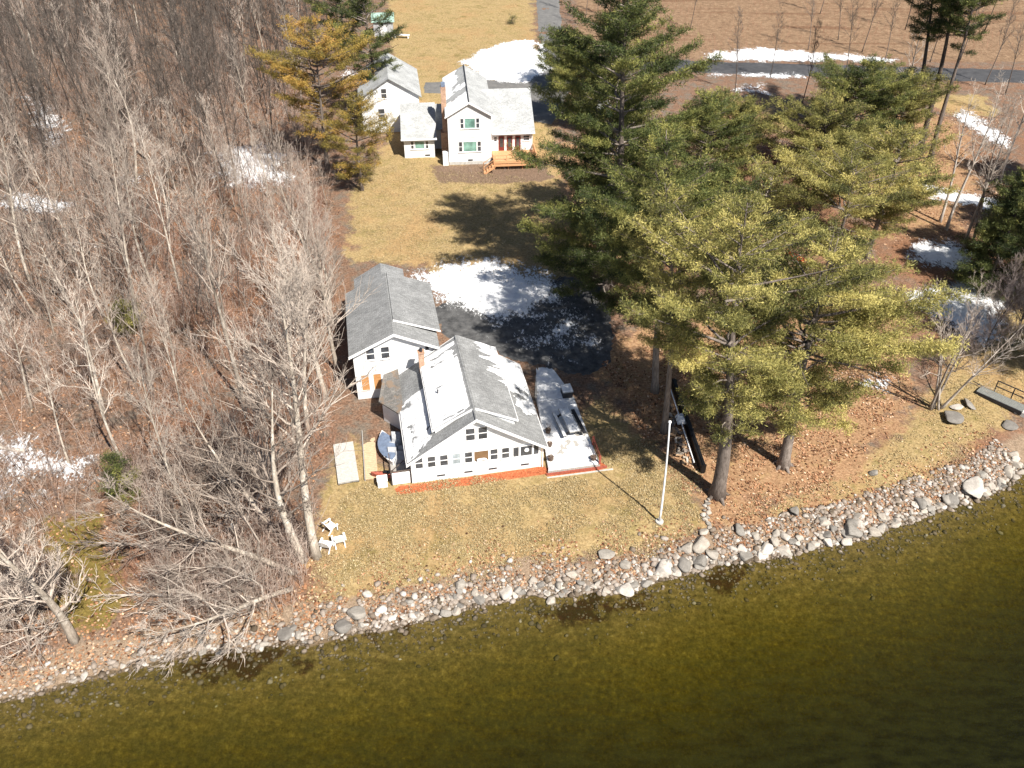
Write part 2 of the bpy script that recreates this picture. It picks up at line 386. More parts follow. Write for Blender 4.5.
ZONES['soil'] = zone_attr([[(432,166),(545,160),(552,180),(500,184),(440,182)], [(440,300),(480,302),(480,330),(440,330)]], 1.3)
ZONES['mulch'] = zone_attr([[(394,487),(545,466),(548,474),(470,485),(398,495)], [(545,468),(604,462),(606,469),(548,477)]], .35)
ZONES['russet'] = zone_attr([[(120,190),(335,180),(345,470),(300,620),(100,620),(130,480),(150,330)], [(180,60),(290,60),(300,130),(190,140)], [(560,200),(1030,60),(1040,500),(700,500)]], 6)
bw = 2.1+1.2*(fbm(GX*.2, GY*.2, 3)-.5)
ZONES['bank'] = np.clip(.5+(bw-GD)/2.4, 0, 1)*np.clip(.5+(GD+1.2)/1.5, 0, 1)
ZONES['bed'] = np.clip(.5-(GD+.35)/.8, 0, 1)
ZONES['weed'] = zone_attr([[(170,662),(210,655),(290,645),(300,660),(240,672),(180,676)], [(545,612),(600,600),(640,598),(640,610),(600,618),(555,618)], [(690,588),(740,570),(760,575),(720,592)], [(335,640),(360,632),(400,630),(390,638)]], 2.4)
def grid_mesh(name, X, Y, Z, mats, attr=None, keep=None, smooth=True):
    ny, nx = X.shape
    idx = np.arange(nx*ny).reshape(ny, nx)
    q = np.stack([idx[:-1,:-1], idx[:-1,1:], idx[1:,1:], idx[1:,:-1]], -1).reshape(-1, 4)
    V = np.stack([X, Y, Z], -1).reshape(-1, 3)
    if keep is not None:
        kq = keep.reshape(-1)[q].any(1); q = q[kq]
        used = np.unique(q); re = np.full(len(V), -1); re[used] = np.arange(len(used)); q = re[q]; V = V[used]
        if attr: attr = {k: v.reshape(-1)[used] for k, v in attr.items()}
    return np_mesh(name, V, None, q, mats, attr, smooth)
tag(obj('ground', grid_mesh('ground', GX, GY, GZ, [M['ground']], ZONES)), kind='structure')

# lake water: closed body, its underside far below the bed
wx = np.array([-1500,-200,-60,-20,20,60,120,1500.]); wy = np.array([-1100,-100,0,20,40,60,100.])
w = MB().box(-1500, 1500, -1100, 130, -11, 0)
tag(w.build('water', M['water']), kind='structure')

def ground_z(X, Y):
    return hz(X, Y)+(fbm(np.asarray(X)*.35, np.asarray(Y)*.35, 4)-.5)*.16*np.clip(shore_d(X, Y)/4, 0, 1)
def drape(name, polys, mat, res, thick, rag, scale, soft=.5, world=None, seed=0, ragfine=0, spots=0):
    """a sheet lying on the ground, its rim sinking into the soil along a ragged edge"""
    Ps = world if world is not None else [poly_world(p) for p in polys]
    objs = []
    for k, P in enumerate(Ps):
        lo = P.min(0)-2; hi = P.max(0)+2
        X, Y = np.meshgrid(np.arange(lo[0], hi[0], res), np.arange(lo[1], hi[1], res))
        s = sdf_poly(P, X, Y)+(fbm(X*scale+seed*7.7, Y*scale+k*3.1, 5, .6)-.5)*2*rag
        if ragfine: s = s+(fbm(X*2.3+seed, Y*1.1+k, 4, .7)-.5)*2*ragfine
        if spots:
            inner = np.clip(sdf_poly(P, X, Y), -1, 4)
            s = np.minimum(s, (spots-fbm(X*2.6+4*seed, Y*1.1, 6, .8))*4+.24*inner)
        off = np.clip(s/soft, -1, 1)*thick
        Z = ground_z(X, Y)+np.where(off > 0, off+.012, off*3)
        objs.append((X, Y, Z, s > -res))
    Vn = []
    for (X, Y, Z, keep) in objs:
        if not keep.any(): continue
        o = obj(name, grid_mesh(name, X, Y, Z, [mat], None, keep)); tag(o, kind='structure')
# ------------------------------------------------------------------ paved surfaces
drape('driveway', [[(533,-40),(556,-40),(562,30),(578,75),(565,100),(552,125),(534,122),(522,95),(490,93),(470,85),(470,79),(520,82),(543,70),(538,30)], [(424,82),(447,82),(447,93),(424,93)]], M['drive'], .3, .03, .35, .3, .3)
drape('driveway', [[(434,308),(470,296),(560,278),(600,285),(615,330),(606,366),(590,378),(565,374),(535,366),(500,352),(470,345),(440,338)]], M['shadedrive'], .25, .03, .9, .35, .3, seed=3, ragfine=.5)  # dark asphalt, its colour deepened further for the pines' shadow
RW = np.array([[9,143.2],[30,140.2],[62,138.5],[170,128],[170,121.5],[62,132.5],[30,134.6],[9,137.2]])
drape('road', None, M['asphalt'], .5, .04, .1, .3, .3, world=[RW])
# ------------------------------------------------------------------ snow patches
SN = [
 ([(413,276),(440,264),(490,258),(530,268),(562,285),(556,300),(525,318),(500,322),(470,312),(440,303)], .5, .9),
 ([(462,62),(482,50),(515,40),(534,40),(548,72),(530,83),(500,83),(478,78)], .5, .5),
 ([(536,42),(545,44),(553,70),(546,76),(540,66)], .2, .25),
 ([(0,192),(20,188),(78,203),(72,216),(20,216),(-10,208)], .7, .8),
 ([(-20,440),(40,428),(108,440),(112,485),(70,500),(-20,505)], .9, .6),
 ([(200,150),(250,140),(300,150),(305,188),(240,195),(205,180)], 1.2, 1.0),
 ([(110,178),(150,168),(160,180),(118,192)], .8, .8), ([(8,95),(40,85),(72,120),(68,150),(40,150)], 1.2, 1.0),
 ([(55,240),(100,245),(98,260),(60,258)], .8, .8), ([(210,520),(250,510),(258,545),(225,556)], .5, .6), ([(130,575),(190,552),(186,566),(140,585)], .3, .5),
 ([(882,292),(905,288),(960,278),(1010,300),(1010,340),(985,350),(950,330)], .9, .7),
 ([(948,115),(968,108),(1015,140),(1012,153),(985,142)], .6, .6),
 ([(890,170),(930,183),(1000,200),(998,214),(930,200),(892,186)], .7, .8), ([(905,245),(950,236),(985,255),(965,275),(910,266)], .8, .8),
 ([(700,52),(760,46),(830,52),(905,58),(905,63),(815,64),(700,62)], .8, 1.4), ([(700,73),(790,72),(830,80),(800,81),(705,77)], .8, .8),
 ([(728,84),(762,86),(768,96),(735,98)], .8, .8), ([(800,372),(850,372),(900,380),(893,397),(850,392)], .8, .6), ([(735,195),(775,205),(765,222),(735,215)], .8, .8), ([(690,180),(720,190),(715,205)], .6, .6),
 ([(925,408),(935,398),(905,398),(880,392),(886,402)], .4, .4), ([(575,85),(620,95),(620,120),(580,118)], 1.0, 1.0), ([(340,60),(370,75),(360,90),(335,80)], .8, .8), ([(560,165),(600,175),(595,190),(565,185)], .7, .7)]
def mat_thin_snow():
    t = NT('melting_snow'); co = t.coord('Object'); n = t.noise(2.2, 6, .65, co); d = t.noise(9, 5, .75, co)
    col = t.ramp(n, [(.25,(.60,.61,.64)),(.6,(.82,.83,.85))])
    col = t.mix(t.math('MULTIPLY', t.sstep(d, .58, .72), .55), col, (.36,.31,.26))
    p = t.pbr(col, .6, t.bump(t.noise(4, 7, .75, co), .8, .12), .3)
    mp = t.n('ShaderNodeMapping'); mp.inputs['Rotation'].default_value = (0,0,R(20)); mp.inputs['Scale'].default_value = (1.6,.8,1); t.l(co, mp.inputs[0])
    big = t.noise(.45, 5, .6, co); fine = t.noise(2.6, 7, .8, mp.outputs[0])
    v = t.math('ADD', t.attr('cover'), t.math('ADD', t.math('MULTIPLY', t.math('SUBTRACT', big, .5), 1.5), t.math('MULTIPLY', t.math('SUBTRACT', fine, .5), 2.3)))
    m = t.sstep(v, .28, .56)
    tr = t.n('ShaderNodeBsdfTransparent'); mx = t.n('ShaderNodeMixShader'); t.l(m, mx.inputs[0]); t.l(tr.outputs[0], mx.inputs[1]); t.l(p.outputs[0], mx.inputs[2]); t.l(mx.outputs[0], t.out.inputs[0]); return t.m
M['thin_snow'] = mat_thin_snow()
def thin_snow(P, rag, lift=.03, core=3.0, off=.28):
    W = poly_world(P); lo = W.min(0)-3; hi = W.max(0)+3
    X, Y = np.meshgrid(np.arange(lo[0], hi[0], .35), np.arange(lo[1], hi[1], .35))
    sd = sdf_poly(W, X, Y); cov = np.clip(off+sd/core, -.9, .98)
    tag(obj('snow', grid_mesh('snow', X, Y, ground_z(X, Y)+lift, [M['thin_snow']], {'cover': cov}, cov > -.75)), kind='structure')
for i, (P, rag, rf) in enumerate(SN):
    thin_snow(P, rag, .06+.003*i, 2.2 if i in (1,2) else 3.2 if i in (3,11,12,13,14,15,16) else 4.5 if i == 0 else 9.0 if i == 4 else 6.0, .30 if i in (0,1,2) else .04 if i == 4 else .14 if i in (11,12,13,14,17) else .04)
thin_snow([(500,330),(560,300),(606,310),(600,350),(560,362),(520,350)], .5, .14, 9.0, .10)
# ------------------------------------------------------------------ houses
def window(parent, x, z, w, h, y=0, sash=True, glass='glass', cols=1, frame='trim', shutter=False):
    """double hung window in a wall facing local -y; x,z = centre"""
    f = MB(); t = .07
    x0, x1, z0, z1 = x-w/2, x+w/2, z-h/2, z+h/2
    f.box(x0-t, x0, y-.06, y+.02, z0-t, z1+t); f.box(x1, x1+t, y-.06, y+.02, z0-t, z1+t)
    f.box(x0, x1, y-.062, y+.02, z1, z1+t); f.box(x0-t-.03, x1+t+.03, y-.10, y+.02, z0-t-.04, z0-t) ; f.box(x0, x1, y-.058, y+.02, z0-t, z0)
    if sash: f.box(x0, x1, y-.05, y+.02, z-.03, z+.03)
    for c in range(1, cols): xc = x0+w*c/cols; f.box(xc-.02, xc+.02, y-.048, y+.02, z0, z1)
    o = f.build('window', M[frame], parent)
    p = MB().box(x0, x1, y-.03, y+.015, z0, z1).build('pane', M[glass], o)
    return o
def gable_wall(mb, x0, x1, y0, y1, z0, ze0, ze1, xr, zr):
    """house body with a gable front/back: eave heights ze0/ze1, ridge at xr,zr"""
    base = [(x0,y0,z0),(x1,y0,z0),(x1,y0,ze1),(xr,y0,zr),(x0,y0,ze0)]
    mb.prism(base, (0, y1-y0, 0)); return mb
def snow_on(parent, quad, mask, nu=70, nv=70, th=.07, name='snow_cover', seed=0):
    """snow lying on a roof plane; quad = (a,b,c,d) with u along a->b, v along a->d"""
    a, b, c, d = [np.array(p, float) for p in quad]
    U, V = np.meshgrid(np.linspace(0, 1, nu), np.linspace(0, 1, nv))
    P = a*((1-U)*(1-V))[...,None]+b*(U*(1-V))[...,None]+c*(U*V)[...,None]+d*((1-U)*V)[...,None]
    nrm = np.cross(b-a, d-a); nrm /= np.linalg.norm(nrm); nrm *= np.sign(nrm[2]) if nrm[2] else 1
    su = np.linalg.norm(b-a); sv = np.linalg.norm(d-a)
    s = mask(U, V, U*su, V*sv)
    edge = np.minimum.reduce([U, 1-U, V, 1-V])
    off = np.clip(s*3, -1, 1)*th
    off = np.where(edge <= 0, -.03, off)
    P = P+nrm*(np.where(off > 0, off+.01, off*.8))[...,None]
    me = grid_mesh(name, P[...,0], P[...,1], P[...,2], [M['snow']], None, s > -.25)
    if len(me.polygons) == 0: return
    return obj(name, me, parent)

# ---- front house
HA = R(10.95); HO = np.array([-7.2, 46.06, 1.22])
house = thing('lake_house', 'white clapboard house with snowy grey roof and a row of windows facing the lake lawn', 'house', HO, HA)
RX, RZ, SL = 4.75, 5.62, .665
def zroof(x): return RZ-SL*abs(x-RX)
b = MB(); gable_wall(b, 0, 9.5, 0, 9.9, -.6, zroof(0)-.12, zroof(9.5)-.12, RX, RZ-.12)
wall = b.build('wall', M['siding'], house)
# low vents near the foot of the wall, corner boards
for vx in (2.1, 4.1, 5.9, 8.3):
    MB().box(vx-.3, vx+.3, -.03, .02, .42, .54).build('foundation_vent', M['dark'], house)
c = MB(); c.box(-.02, .12, -.025, -.001, -.4, 2.3); c.box(9.38, 9.52, -.025, -.001, -.4, 2.3); c.build('corner_board', M['trim'], house)
rf = MB()
for sgn in (-1, 1):
    xe = -.32 if sgn < 0 else 9.92
    rf.slab([(RX,-.42,RZ),(xe,-.42,zroof(xe)),(xe,10.1,zroof(xe)),(RX,10.1,RZ)], .1)
roof = rf.build('roof', M['shingle'], house)
tr = MB()
for sgn in (-1, 1):
    xe = -.36 if sgn < 0 else 9.96
    for yy in (-.46, 10.1):
        tr.prism([(RX,yy,RZ+.03),(xe,yy,zroof(xe)+.03),(xe,yy,zroof(xe)-.19),(RX,yy,RZ-.19)], (0,.04,0))
    tr.box(min(xe,xe+.04*-sgn), max(xe,xe+.04*-sgn), -.42, 10.1, zroof(xe)-.17, zroof(xe)+.02)
tr.build('rake_trim', M['trim'], house)
MB().tube([(RX,-.42,RZ+.03),(RX,10.1,RZ+.03)], .09, 6).build('ridge_cap', M['shingle'], house)
# raised shed dormers on both slopes
DZ = 4.12
def dormer(x_in, x_out, y0, y1, z_in, z_out):
    d = MB(); d.slab([(x_in,y0,z_in),(x_out,y0,z_out),(x_out,y1,z_out),(x_in,y1,z_in)], .09)
    o = d.build('dormer_roof', M['shingle'], house)
    s = 1 if x_out > x_in else -1; xw = x_out-s*.22
    zr = lambda x: zroof(x)-.05
    wv = MB(); k = (z_out-z_in)/(x_out-x_in)
    zt = lambda x: z_in+k*(x-x_in)-.10
    wv.prism([(x_in,y0+.12,zr(x_in)-.3),(xw,y0+.12,zr(xw)),(xw,y0+.12,zt(xw)),(x_in,y0+.12,zt(x_in))], (0,y1-y0-.24,0))
    wv.build('dormer_wall', M['siding'], house)
    f = MB(); e = x_out
    f.prism([(x_in,y0-.035,z_in+.02),(e+s*.03,y0-.035,z_out+.02),(e+s*.03,y0-.035,z_out-.14),(x_in,y0-.035,z_in-.14)], (0,.035,0))
    f.box(min(e,e+s*.035), max(e,e+s*.035), y0, y1, z_out-.13, z_out+.01)
    f.build('dormer_trim', M['trim'], house)
    return o
dl = dormer(RX-.1, 1.72, .75, 9.55, RZ+.06, DZ)
dr = dormer(RX+.1, 7.92, .8, 10.2, RZ+.06, DZ)
n2 = lambda su, sv, a, b_, s=0: fbm(su*a+s, sv*b_+s*3, 5, .6)
# left dormer: almost whole under snow, bare streaks running down the slope
snow_on(dl, [(RX-.22,.85,RZ-.005),(1.75,.85,DZ+.005),(1.75,9.5,DZ+.005),(RX-.22,9.5,RZ-.005)], lambda U,V,su,sv: .60-n2(su,sv,.45,2.4)+.10*np.sin(V*3.1)+.06*(U>.1)-.5*np.maximum(0,.05-V)*8-.12*(V>.75)*(U<.75), 90, 130)
snow_on(dr, [(RX+.25,4.6,RZ-.02),(7.9,4.6,DZ+.005),(7.9,10.15,DZ+.005),(RX+.25,10.15,RZ-.02)], lambda U,V,su,sv: (U-.86+.22*(V-.3))*1.5+(n2(su,sv,.5,2.6,5)-.5)*2.2-.8*np.maximum(0,.12-V)*5, 80, 110)
# lower slopes
zr_ = lambda x: zroof(x)+.004
snow_on(roof, [(1.7,0.15,zr_(1.7)),(-.28,-.35,zr_(-.28)),(-.28,6.6,zr_(-.28)),(1.7,6.6,zr_(1.7))], lambda U,V,su,sv: .62-n2(su,sv,1.2,1.6,9)+.10-.55*np.maximum(0,.12-V)*(1-U)*9-.9*np.maximum(0,V-.80)*2.2, 60, 110, .06)
snow_on(roof, [(8.0,2.2,zr_(8.0)),(9.88,2.2,zr_(9.88)),(9.88,10.0,zr_(9.88)),(8.0,10.0,zr_(8.0))], lambda U,V,su,sv: .46-n2(su,sv,.7,1.0,12)+.75*(V-.38)+.15*U, 60, 100, .06)
# gable windows, then the long row of the sun porch
for x in (4.33, 5.22): window(house, x, 4.02, .62, 1.08)
for x, w_, gl in ((.57,.52,'glass'),(1.47,.54,'glass'),(2.36,.54,'glass'),(3.26,.54,'glass_pale'),(4.14,.52,'glass'),(6.0,.52,'glass'),(6.85,.52,'glass')):
    window(house, x, 1.95-.012*x, w_, .98, glass=gl)
pw = window(house, 5.07, 1.90, 1.02, .92, sash=False, glass='brown')
for x, w_ in ((7.62,.40),(8.38,.84),(9.12,.36)): window(house, x, 1.83, w_, .92, sash=False)
t_ = MB(); 
t_.tube([(4.75,-.16,1.62),(4.9,-.16,1.66),(5.25,-.16,1.66),(5.4,-.16,1.60)], .09, 8)
t_.build('window_box', M['white'], house)
t_ = MB(); t_.tube([(8.4,-.09,1.95),(8.4,-.13,1.95)], .17, 14); t_.build('round_ornament', M['white'], house)
# chimney
ch = MB(); ch.box(1.66, 2.08, 8.42, 8.88, 3.2, 5.45); ch.box(1.61, 2.13, 8.37, 8.93, 5.45, 5.56); ch.build('chimney', M['brick'], house)
MB().tube([(1.87,8.65,5.54),(1.87,8.65,5.8)], .13, 10).build('chimney_pot', M['dark'], house)
MB().tube([(2.6,4.3,4.5),(2.6,4.3,5.0)], .05, 8).build('vent_pipe', M['dark'], house)
# downspout and side door at the right corner
MB().tube([(9.62,-.12,2.3),(9.62,-.06,2.1),(9.62,-.06,-.1)], .045, 6).build('downspout', M['trim'], house)
# lean-to roof joining house and garage
lt = MB(); lt.slab([(.05,9.9,3.25),(-1.15,9.4,3.2),(-1.75,7.2,2.3),(.02,5.0,2.25)], .12); lt.build('leanto_roof', mat_shingle('lean_to_shingle', (.13,.125,.12), (.18,.17,.16), (.17,.13,.10)), house)
lw = MB(); lw.prism([(-1.5,7.4,-.4),(-.06,5.7,-.4),(-.06,9.6,-.4),(-1.0,9.2,-.4)], (0,0,2.55)); lw.build('leanto_wall', M['siding'], house)
# side porch with white panels and rail
sp = MB(); sp.box(-1.5, -.03, .15, 2.1, -.3, .35); sp.build('porch_platform', M['greywood'], house)
sp = MB(); sp.box(-1.45, -.1, .10, .145, -.1, 1.15); sp.build('porch_panel', M['white'], house)
for px in (-1.52, -.12): MB().box(px, px+.1, .04, .14, -.4, 1.35).build('porch_post', M['dark'], house)
sp = MB(); sp.box(-1.5, .0, .02, .08, 1.3, 1.38); sp.box(-1.5,-1.44,.1,2.1,1.3,1.38); sp.tube([(-1.5,.1,1.3),(-.1,2.0,.9)], .03, 6); sp.build('porch_rail', M['darkbark'], house)

def hloc(x, y, z=0):
    ca, sa = math.cos(HA), math.sin(HA); return np.array([HO[0]+x*ca-y*sa, HO[1]+x*sa+y*ca, HO[2]+z])
# ---- deck beside it
deck = thing('side_deck', 'low snow covered wooden deck along the right side of the white lake house', 'deck', hloc(9.8, -.9), HA)
DK = [(0.05,0,.0),(4.0,0,0),(4.1,8.2,0),(3.3,12.6,0),(1.9,12.9,0),(1.0,9.0,0),(.55,1.2,0)]
MB().prism([(x,y,.12) for x,y,_ in DK], (0,0,.2)).build('deck_boards', M['greywood'], deck)
MB().box(-.1, 4.5, -.16, -.04, -.35, .18).build('deck_skirt', M['redwood'], deck)
MB().box(-.1, 4.9, -.42, -.30, -.3, .05).build('timber_edging', M['concrete'], deck)
st = MB()
for x0,x1,y0,y1 in ((3.95,4.0,0,.05),(4.05,4.1,2.2,2.3)): st.box(x0-.05,x1+.05,y0,y1+.05,.3,1.1)
st.tube([(4.0,.03,1.05),(4.07,2.25,1.05)], .04, 6); st.tube([(4.0,.03,.65),(4.07,2.25,.65)], .03, 6); st.build('railing', M['redwood'], deck)
snow_on(deck, [(.1,.05,.325),(4.0,.05,.325),(4.05,8.2,.325),(1.0,8.2,.325)], lambda U,V,su,sv: .64-n2(su,sv,.8,.8,21)+.12*V, 70, 110, .09)
snow_on(deck, [(1.0,8.2,.325),(4.05,8.2,.325),(3.3,12.5,.325),(1.9,12.8,.325)], lambda U,V,su,sv: .72-n2(su,sv,.8,.8,23), 50, 70, .09)
def deck_pt(x, y, z=.33):
    ca, sa = math.cos(HA), math.sin(HA); o = hloc(9.8,-.9); return (o[0]+x*ca-y*sa, o[1]+x*sa+y*ca, o[2]+z)
pt = thing('picnic_table', 'long picnic table with snow on its top standing on the deck beside the house', 'table', deck_pt(2.75, 4.6), HA+R(4))
tb = MB(); tb.box(-.42,.42,-1.5,1.5,.70,.76); top = tb.build('table_top', M['greywood'], pt)
snow_on(top, [(-.4,-1.48,.762),(.4,-1.48,.762),(.4,1.48,.762),(-.4,1.48,.762)], lambda U,V,su,sv: .75-n2(su,sv,1.5,1.5,31), 24, 60, .08)
for sx_ in (-.78, .78):
    be = MB().box(sx_-.14, sx_+.14, -1.5, 1.5, .42, .47).build('bench', M['dark'], pt)
    if sx_ < 0: snow_on(be, [(sx_-.13,-1.48,.472),(sx_+.13,-1.48,.472),(sx_+.13,1.48,.472),(sx_-.13,1.48,.472)], lambda U,V,su,sv: .78-n2(su,sv,1.5,1.5,33), 12, 60, .07)
for yy in (-1.1, 1.1):
    lg = MB(); lg.hexa([(-.75,yy-.04,0),(-.65,yy-.04,0),(-.65,yy+.04,0),(-.75,yy+.04,0)],[(-.3,yy-.04,.7),(-.2,yy-.04,.7),(-.2,yy+.04,.7),(-.3,yy+.04,.7)])
    lg.hexa([(.65,yy-.04,0),(.75,yy-.04,0),(.75,yy+.04,0),(.65,yy+.04,0)],[(.2,yy-.04,.7),(.3,yy-.04,.7),(.3,yy+.04,.7),(.2,yy+.04,.7)])
    lg.box(-.85,.85,yy-.045,yy+.045,.36,.42); lg.build('leg', M['dark'], pt)
gr = thing('storage_box', 'snow topped dark storage box at the outer edge of the deck', 'box', deck_pt(3.55, 8.6), HA)
MB().box(-.4,.4,-.5,.5,0,.62).build('chest', M['dark'], gr, bevel=.03); lid = MB().box(-.44,.44,-.54,.54,.63,.72).build('lid', M['greytarp'], gr, bevel=.02)
snow_on(lid, [(-.42,-.52,.722),(.42,-.52,.722),(.42,.52,.722),(-.42,.52,.722)], lambda U,V,su,sv: .8-n2(su,sv,1.5,1.5,41), 24, 24, .10)

potm = mat_simple('dark_terracotta', (.10,.07,.055), .8)
def pot(x, y, lb):
    t = thing('flower_pot', lb, 'pot', deck_pt(x, y, .32), 0, 'dark flower pots on the deck')
    MB().tube([(0,0,0),(0,0,.36),(0,0,.40)], [.15,.22,.24], 12).build('pot_body', potm, t)
    r_ = random.Random(int(x*100)); st = MB()
    for k in range(9): a_ = r_.random()*6.28; st.tube([(0,0,.38),(math.cos(a_)*.12,math.sin(a_)*.12,.6),(math.cos(a_)*.3,math.sin(a_)*.3,.75+.2*r_.random())], [.012,.01,.005], 4)
    st.build('dry_stems', M['paletwig'], t)
for x, y, lb in ((.5,1.1,'dark flower pot by the front corner of the house wall on the deck'),(.75,2.6,'dark flower pot against the house wall, second from the deck front'),(1.0,4.2,'dark flower pot against the house wall beside the picnic table'),(3.6,.5,'dark flower pot with dry stems at the outer front corner of the deck')): pot(x, y, lb)
# ---- garage / guest house behind
GO = np.array([-12.69, 55.52, 1.45]); GA = R(10.5)
gar = thing('gabled_garage', 'white garage with grey gable roof and two orange wood panels behind the lake house', 'garage', GO, GA)
gx, gz, gs = 3.55, 6.28, .48
zg = lambda x: gz-gs*abs(x-gx)
MB() ; b = MB(); gable_wall(b, .25, 6.75, 0, 9.0, -.6, zg(.25)-.12, zg(6.75)-.12, gx, gz-.12); b.build('wall', M['siding'], gar)
rf = MB(); rf.slab([(gx,-.35,gz),(-.05,-.35,zg(-.05)),(-.05,9.3,zg(-.05)),(gx,9.3,gz)], .1); rf.slab([(gx,-.35,gz),(7.05,-.35,zg(7.05)),(7.05,9.3,zg(7.05)),(gx,9.3,gz)], .1)
rf.slab([(gx+.12,1.6,gz+.07),(7.35,1.6,zg(7.05)+.28),(7.35,9.25,zg(7.05)+.28),(gx+.12,9.25,gz+.07)], .1)
rf.slab([(gx-.3,9.3,gz-.5),(.8,9.3,gz-1.9),(.8,12,gz-1.9),(gx-.3,12,gz-.5)], .1); rf.slab([(gx-.3,9.3,gz-.5),(5.2,9.3,gz-1.3),(5.2,12,gz-1.3),(gx-.3,12,gz-.5)], .1)
rf.build('roof', M['shingle'], gar)
b = MB(); b.prism([(1,9,-.6),(5,9,-.6),(5,9,gz-1.4),(gx-.3,9,gz-.65),(1,9,gz-1.9)], (0,2.8,0)); b.build('rear_annex', M['siding'], gar)
tr = MB()
for sgn in (-1,1):
    xe = -.08 if sgn < 0 else 7.08
    tr.prism([(gx,-.39,gz+.03),(xe,-.39,zg(xe)+.03),(xe,-.39,zg(xe)-.2),(gx,-.39,gz-.2)], (0,.04,0))
tr.prism([(gx+.1,1.55,gz+.1),(7.38,1.55,zg(7.05)+.31),(7.38,1.55,zg(7.05)+.17),(gx+.1,1.55,gz-.04)], (0,.05,0))
tr.build('rake_trim', M['trim'], gar)
for x in (1.62, 2.78): window(gar, x, 4.45, .62, 1.05)
for x in (.98, 1.95):
    f = MB(); f.box(x-.36,x-.30,-.07,.02,.95,2.55); f.box(x+.30,x+.36,-.07,.02,.95,2.55); f.box(x-.30,x+.30,-.07,.02,2.49,2.55); f.box(x-.30,x+.30,-.07,.02,.95,1.0)
    o = f.build('door_frame', M['trim'], gar); MB().box(x-.3,x+.3,-.045,.015,1.0,2.49).build('wood_panel', M['orange'], o)
MB().box(-.3,1.9,-1.0,-.02,-.3,.05).build('door_step', M['concrete'], gar)
MB().box(5.95,6.2,-.05,.02,4.3,4.6).build('vent', M['dark'], gar)

# ---- back house
BO = np.array([-7.6, 100.53, 2.55]); BA = R(5)
bh = thing('two_storey_house', 'two storey white house with brick chimney and new orange wood deck on the back lawn', 'house', BO, BA)
bx, bz = 2.55, 7.75
bs = .58
zb = lambda x: bz-bs*abs(x-bx)
b = MB(); gable_wall(b, 0, 5.15, 0, 13.5, -.6, zb(0)-.12, zb(5.15)-.12, bx, bz-.12); b.build('wall', M['siding'], bh)
MB().box(-.02,5.17,-.03,13.4,-.6,.42).build('foundation', M['concrete'], bh)
rf = MB(); rf.slab([(bx,-.3,bz),(-.3,-.3,zb(-.3)),(-.3,13.8,zb(-.3)),(bx,13.8,bz)], .1); rf.slab([(bx,-.3,bz),(5.45,-.3,zb(5.45)),(5.45,13.8,zb(5.45)),(bx,13.8,bz)], .1); broof = rf.build('roof', M['shingle_light'], bh)
MB().tube([(bx,-.3,bz+.02),(bx,13.8,bz+.02)], .08, 6).build('ridge_cap', M['dark'], bh)
tr = MB()
for xe in (-.33, 5.48):
    tr.prism([(bx,-.34,bz+.03),(xe,-.34,zb(xe)+.03),(xe,-.34,zb(xe)-.2),(bx,-.34,bz-.2)], (0,.04,0))
tr.box(.55,.62,-.03,-.001,3.2,6.2); tr.box(0,.1,-.03,-.001,.42,6.0); tr.box(5.05,5.15,-.03,-.001,.42,6.0); tr.box(.0,5.15,-.035,-.001,3.45,3.58)
tr.build('trim_boards', M['trim'], bh)
snow_on(broof, [(bx-.1,-.25,zb(bx-.1)+.004),(-.28,-.25,zb(-.28)+.004),(-.28,13.7,zb(-.28)+.004),(bx-.1,13.7,zb(bx-.1)+.004)], lambda U,V,su,sv: .60-n2(su,sv,.5,.6,51)+.6*np.maximum(0,.22-V)*4-.5*np.exp(-((V-.34)/.07)**2)+.25*U-.25*(V>.5)*(1-U), 60, 160, .08)
def picture_window(x, z, wc, h, ws):
    window(bh, x, z, wc, h, 0, False, 'glass_green'); 
    for s in (-1, 1): window(bh, x+s*(wc/2+ws/2+.16), z, ws, h)
picture_window(2.62, 5.15, 1.2, 1.15, .34); picture_window(2.55, 2.3, 1.55, 1.2, .38)
MB().box(2.3,2.85,-.05,.02,.52,.68).build('basement_vent', M['dark'], bh)
ch = MB(); ch.box(-.62,-.02,2.6,3.4,-.5,8.6); ch.box(-.85,-.015,2.4,3.6,-.5,3.2); ch.build('chimney', M['brick'], bh); MB().box(-.55,-.08,2.7,3.3,8.6,9.05).build('chimney_cap', M['bluetarp'], bh)
# right wing, roof slopes to the front
b = MB(); b.prism([(5.152,1.3,-.6),(5.152,12.6,-.6),(5.152,12.6,3.6),(5.152,7.2,6.55),(5.152,1.3,3.6)], (5.1,0,0)); b.build('wing_wall', M['siding'], bh)
zw = lambda y: 6.75-.5*abs(y-7.2)
rf = MB(); rf.slab([(4.4,.75,zw(.75)),(10.5,.75,zw(.75)),(10.5,7.2,6.75),(3.4,7.2,6.75)], .1); rf.slab([(3.4,7.2,6.75),(10.5,7.2,6.75),(10.5,13.2,zw(13.2)),(4.4,13.2,zw(13.2))], .1); rf.build('wing_roof', M['shingle_light'], bh)
MB().box(5.3,10.5,.68,.745,zw(.75)-.18,zw(.75)+.0).build('gutter', M['trim'], bh)
for x in (6.45, 7.45, 8.45):
    d = MB(); d.box(x-.34,x+.34,1.24,1.32,1.0,2.95); dd = d.build('door', M['reddoor'], bh)
    MB().box(x-.2,x+.2,1.215,1.236,1.6,2.75).build('door_glass', M['glass'], dd)
window(bh, 5.72, 2.6, .34, .55, 1.3); window(bh, 9.5, 2.65, .72, .6, 1.3)
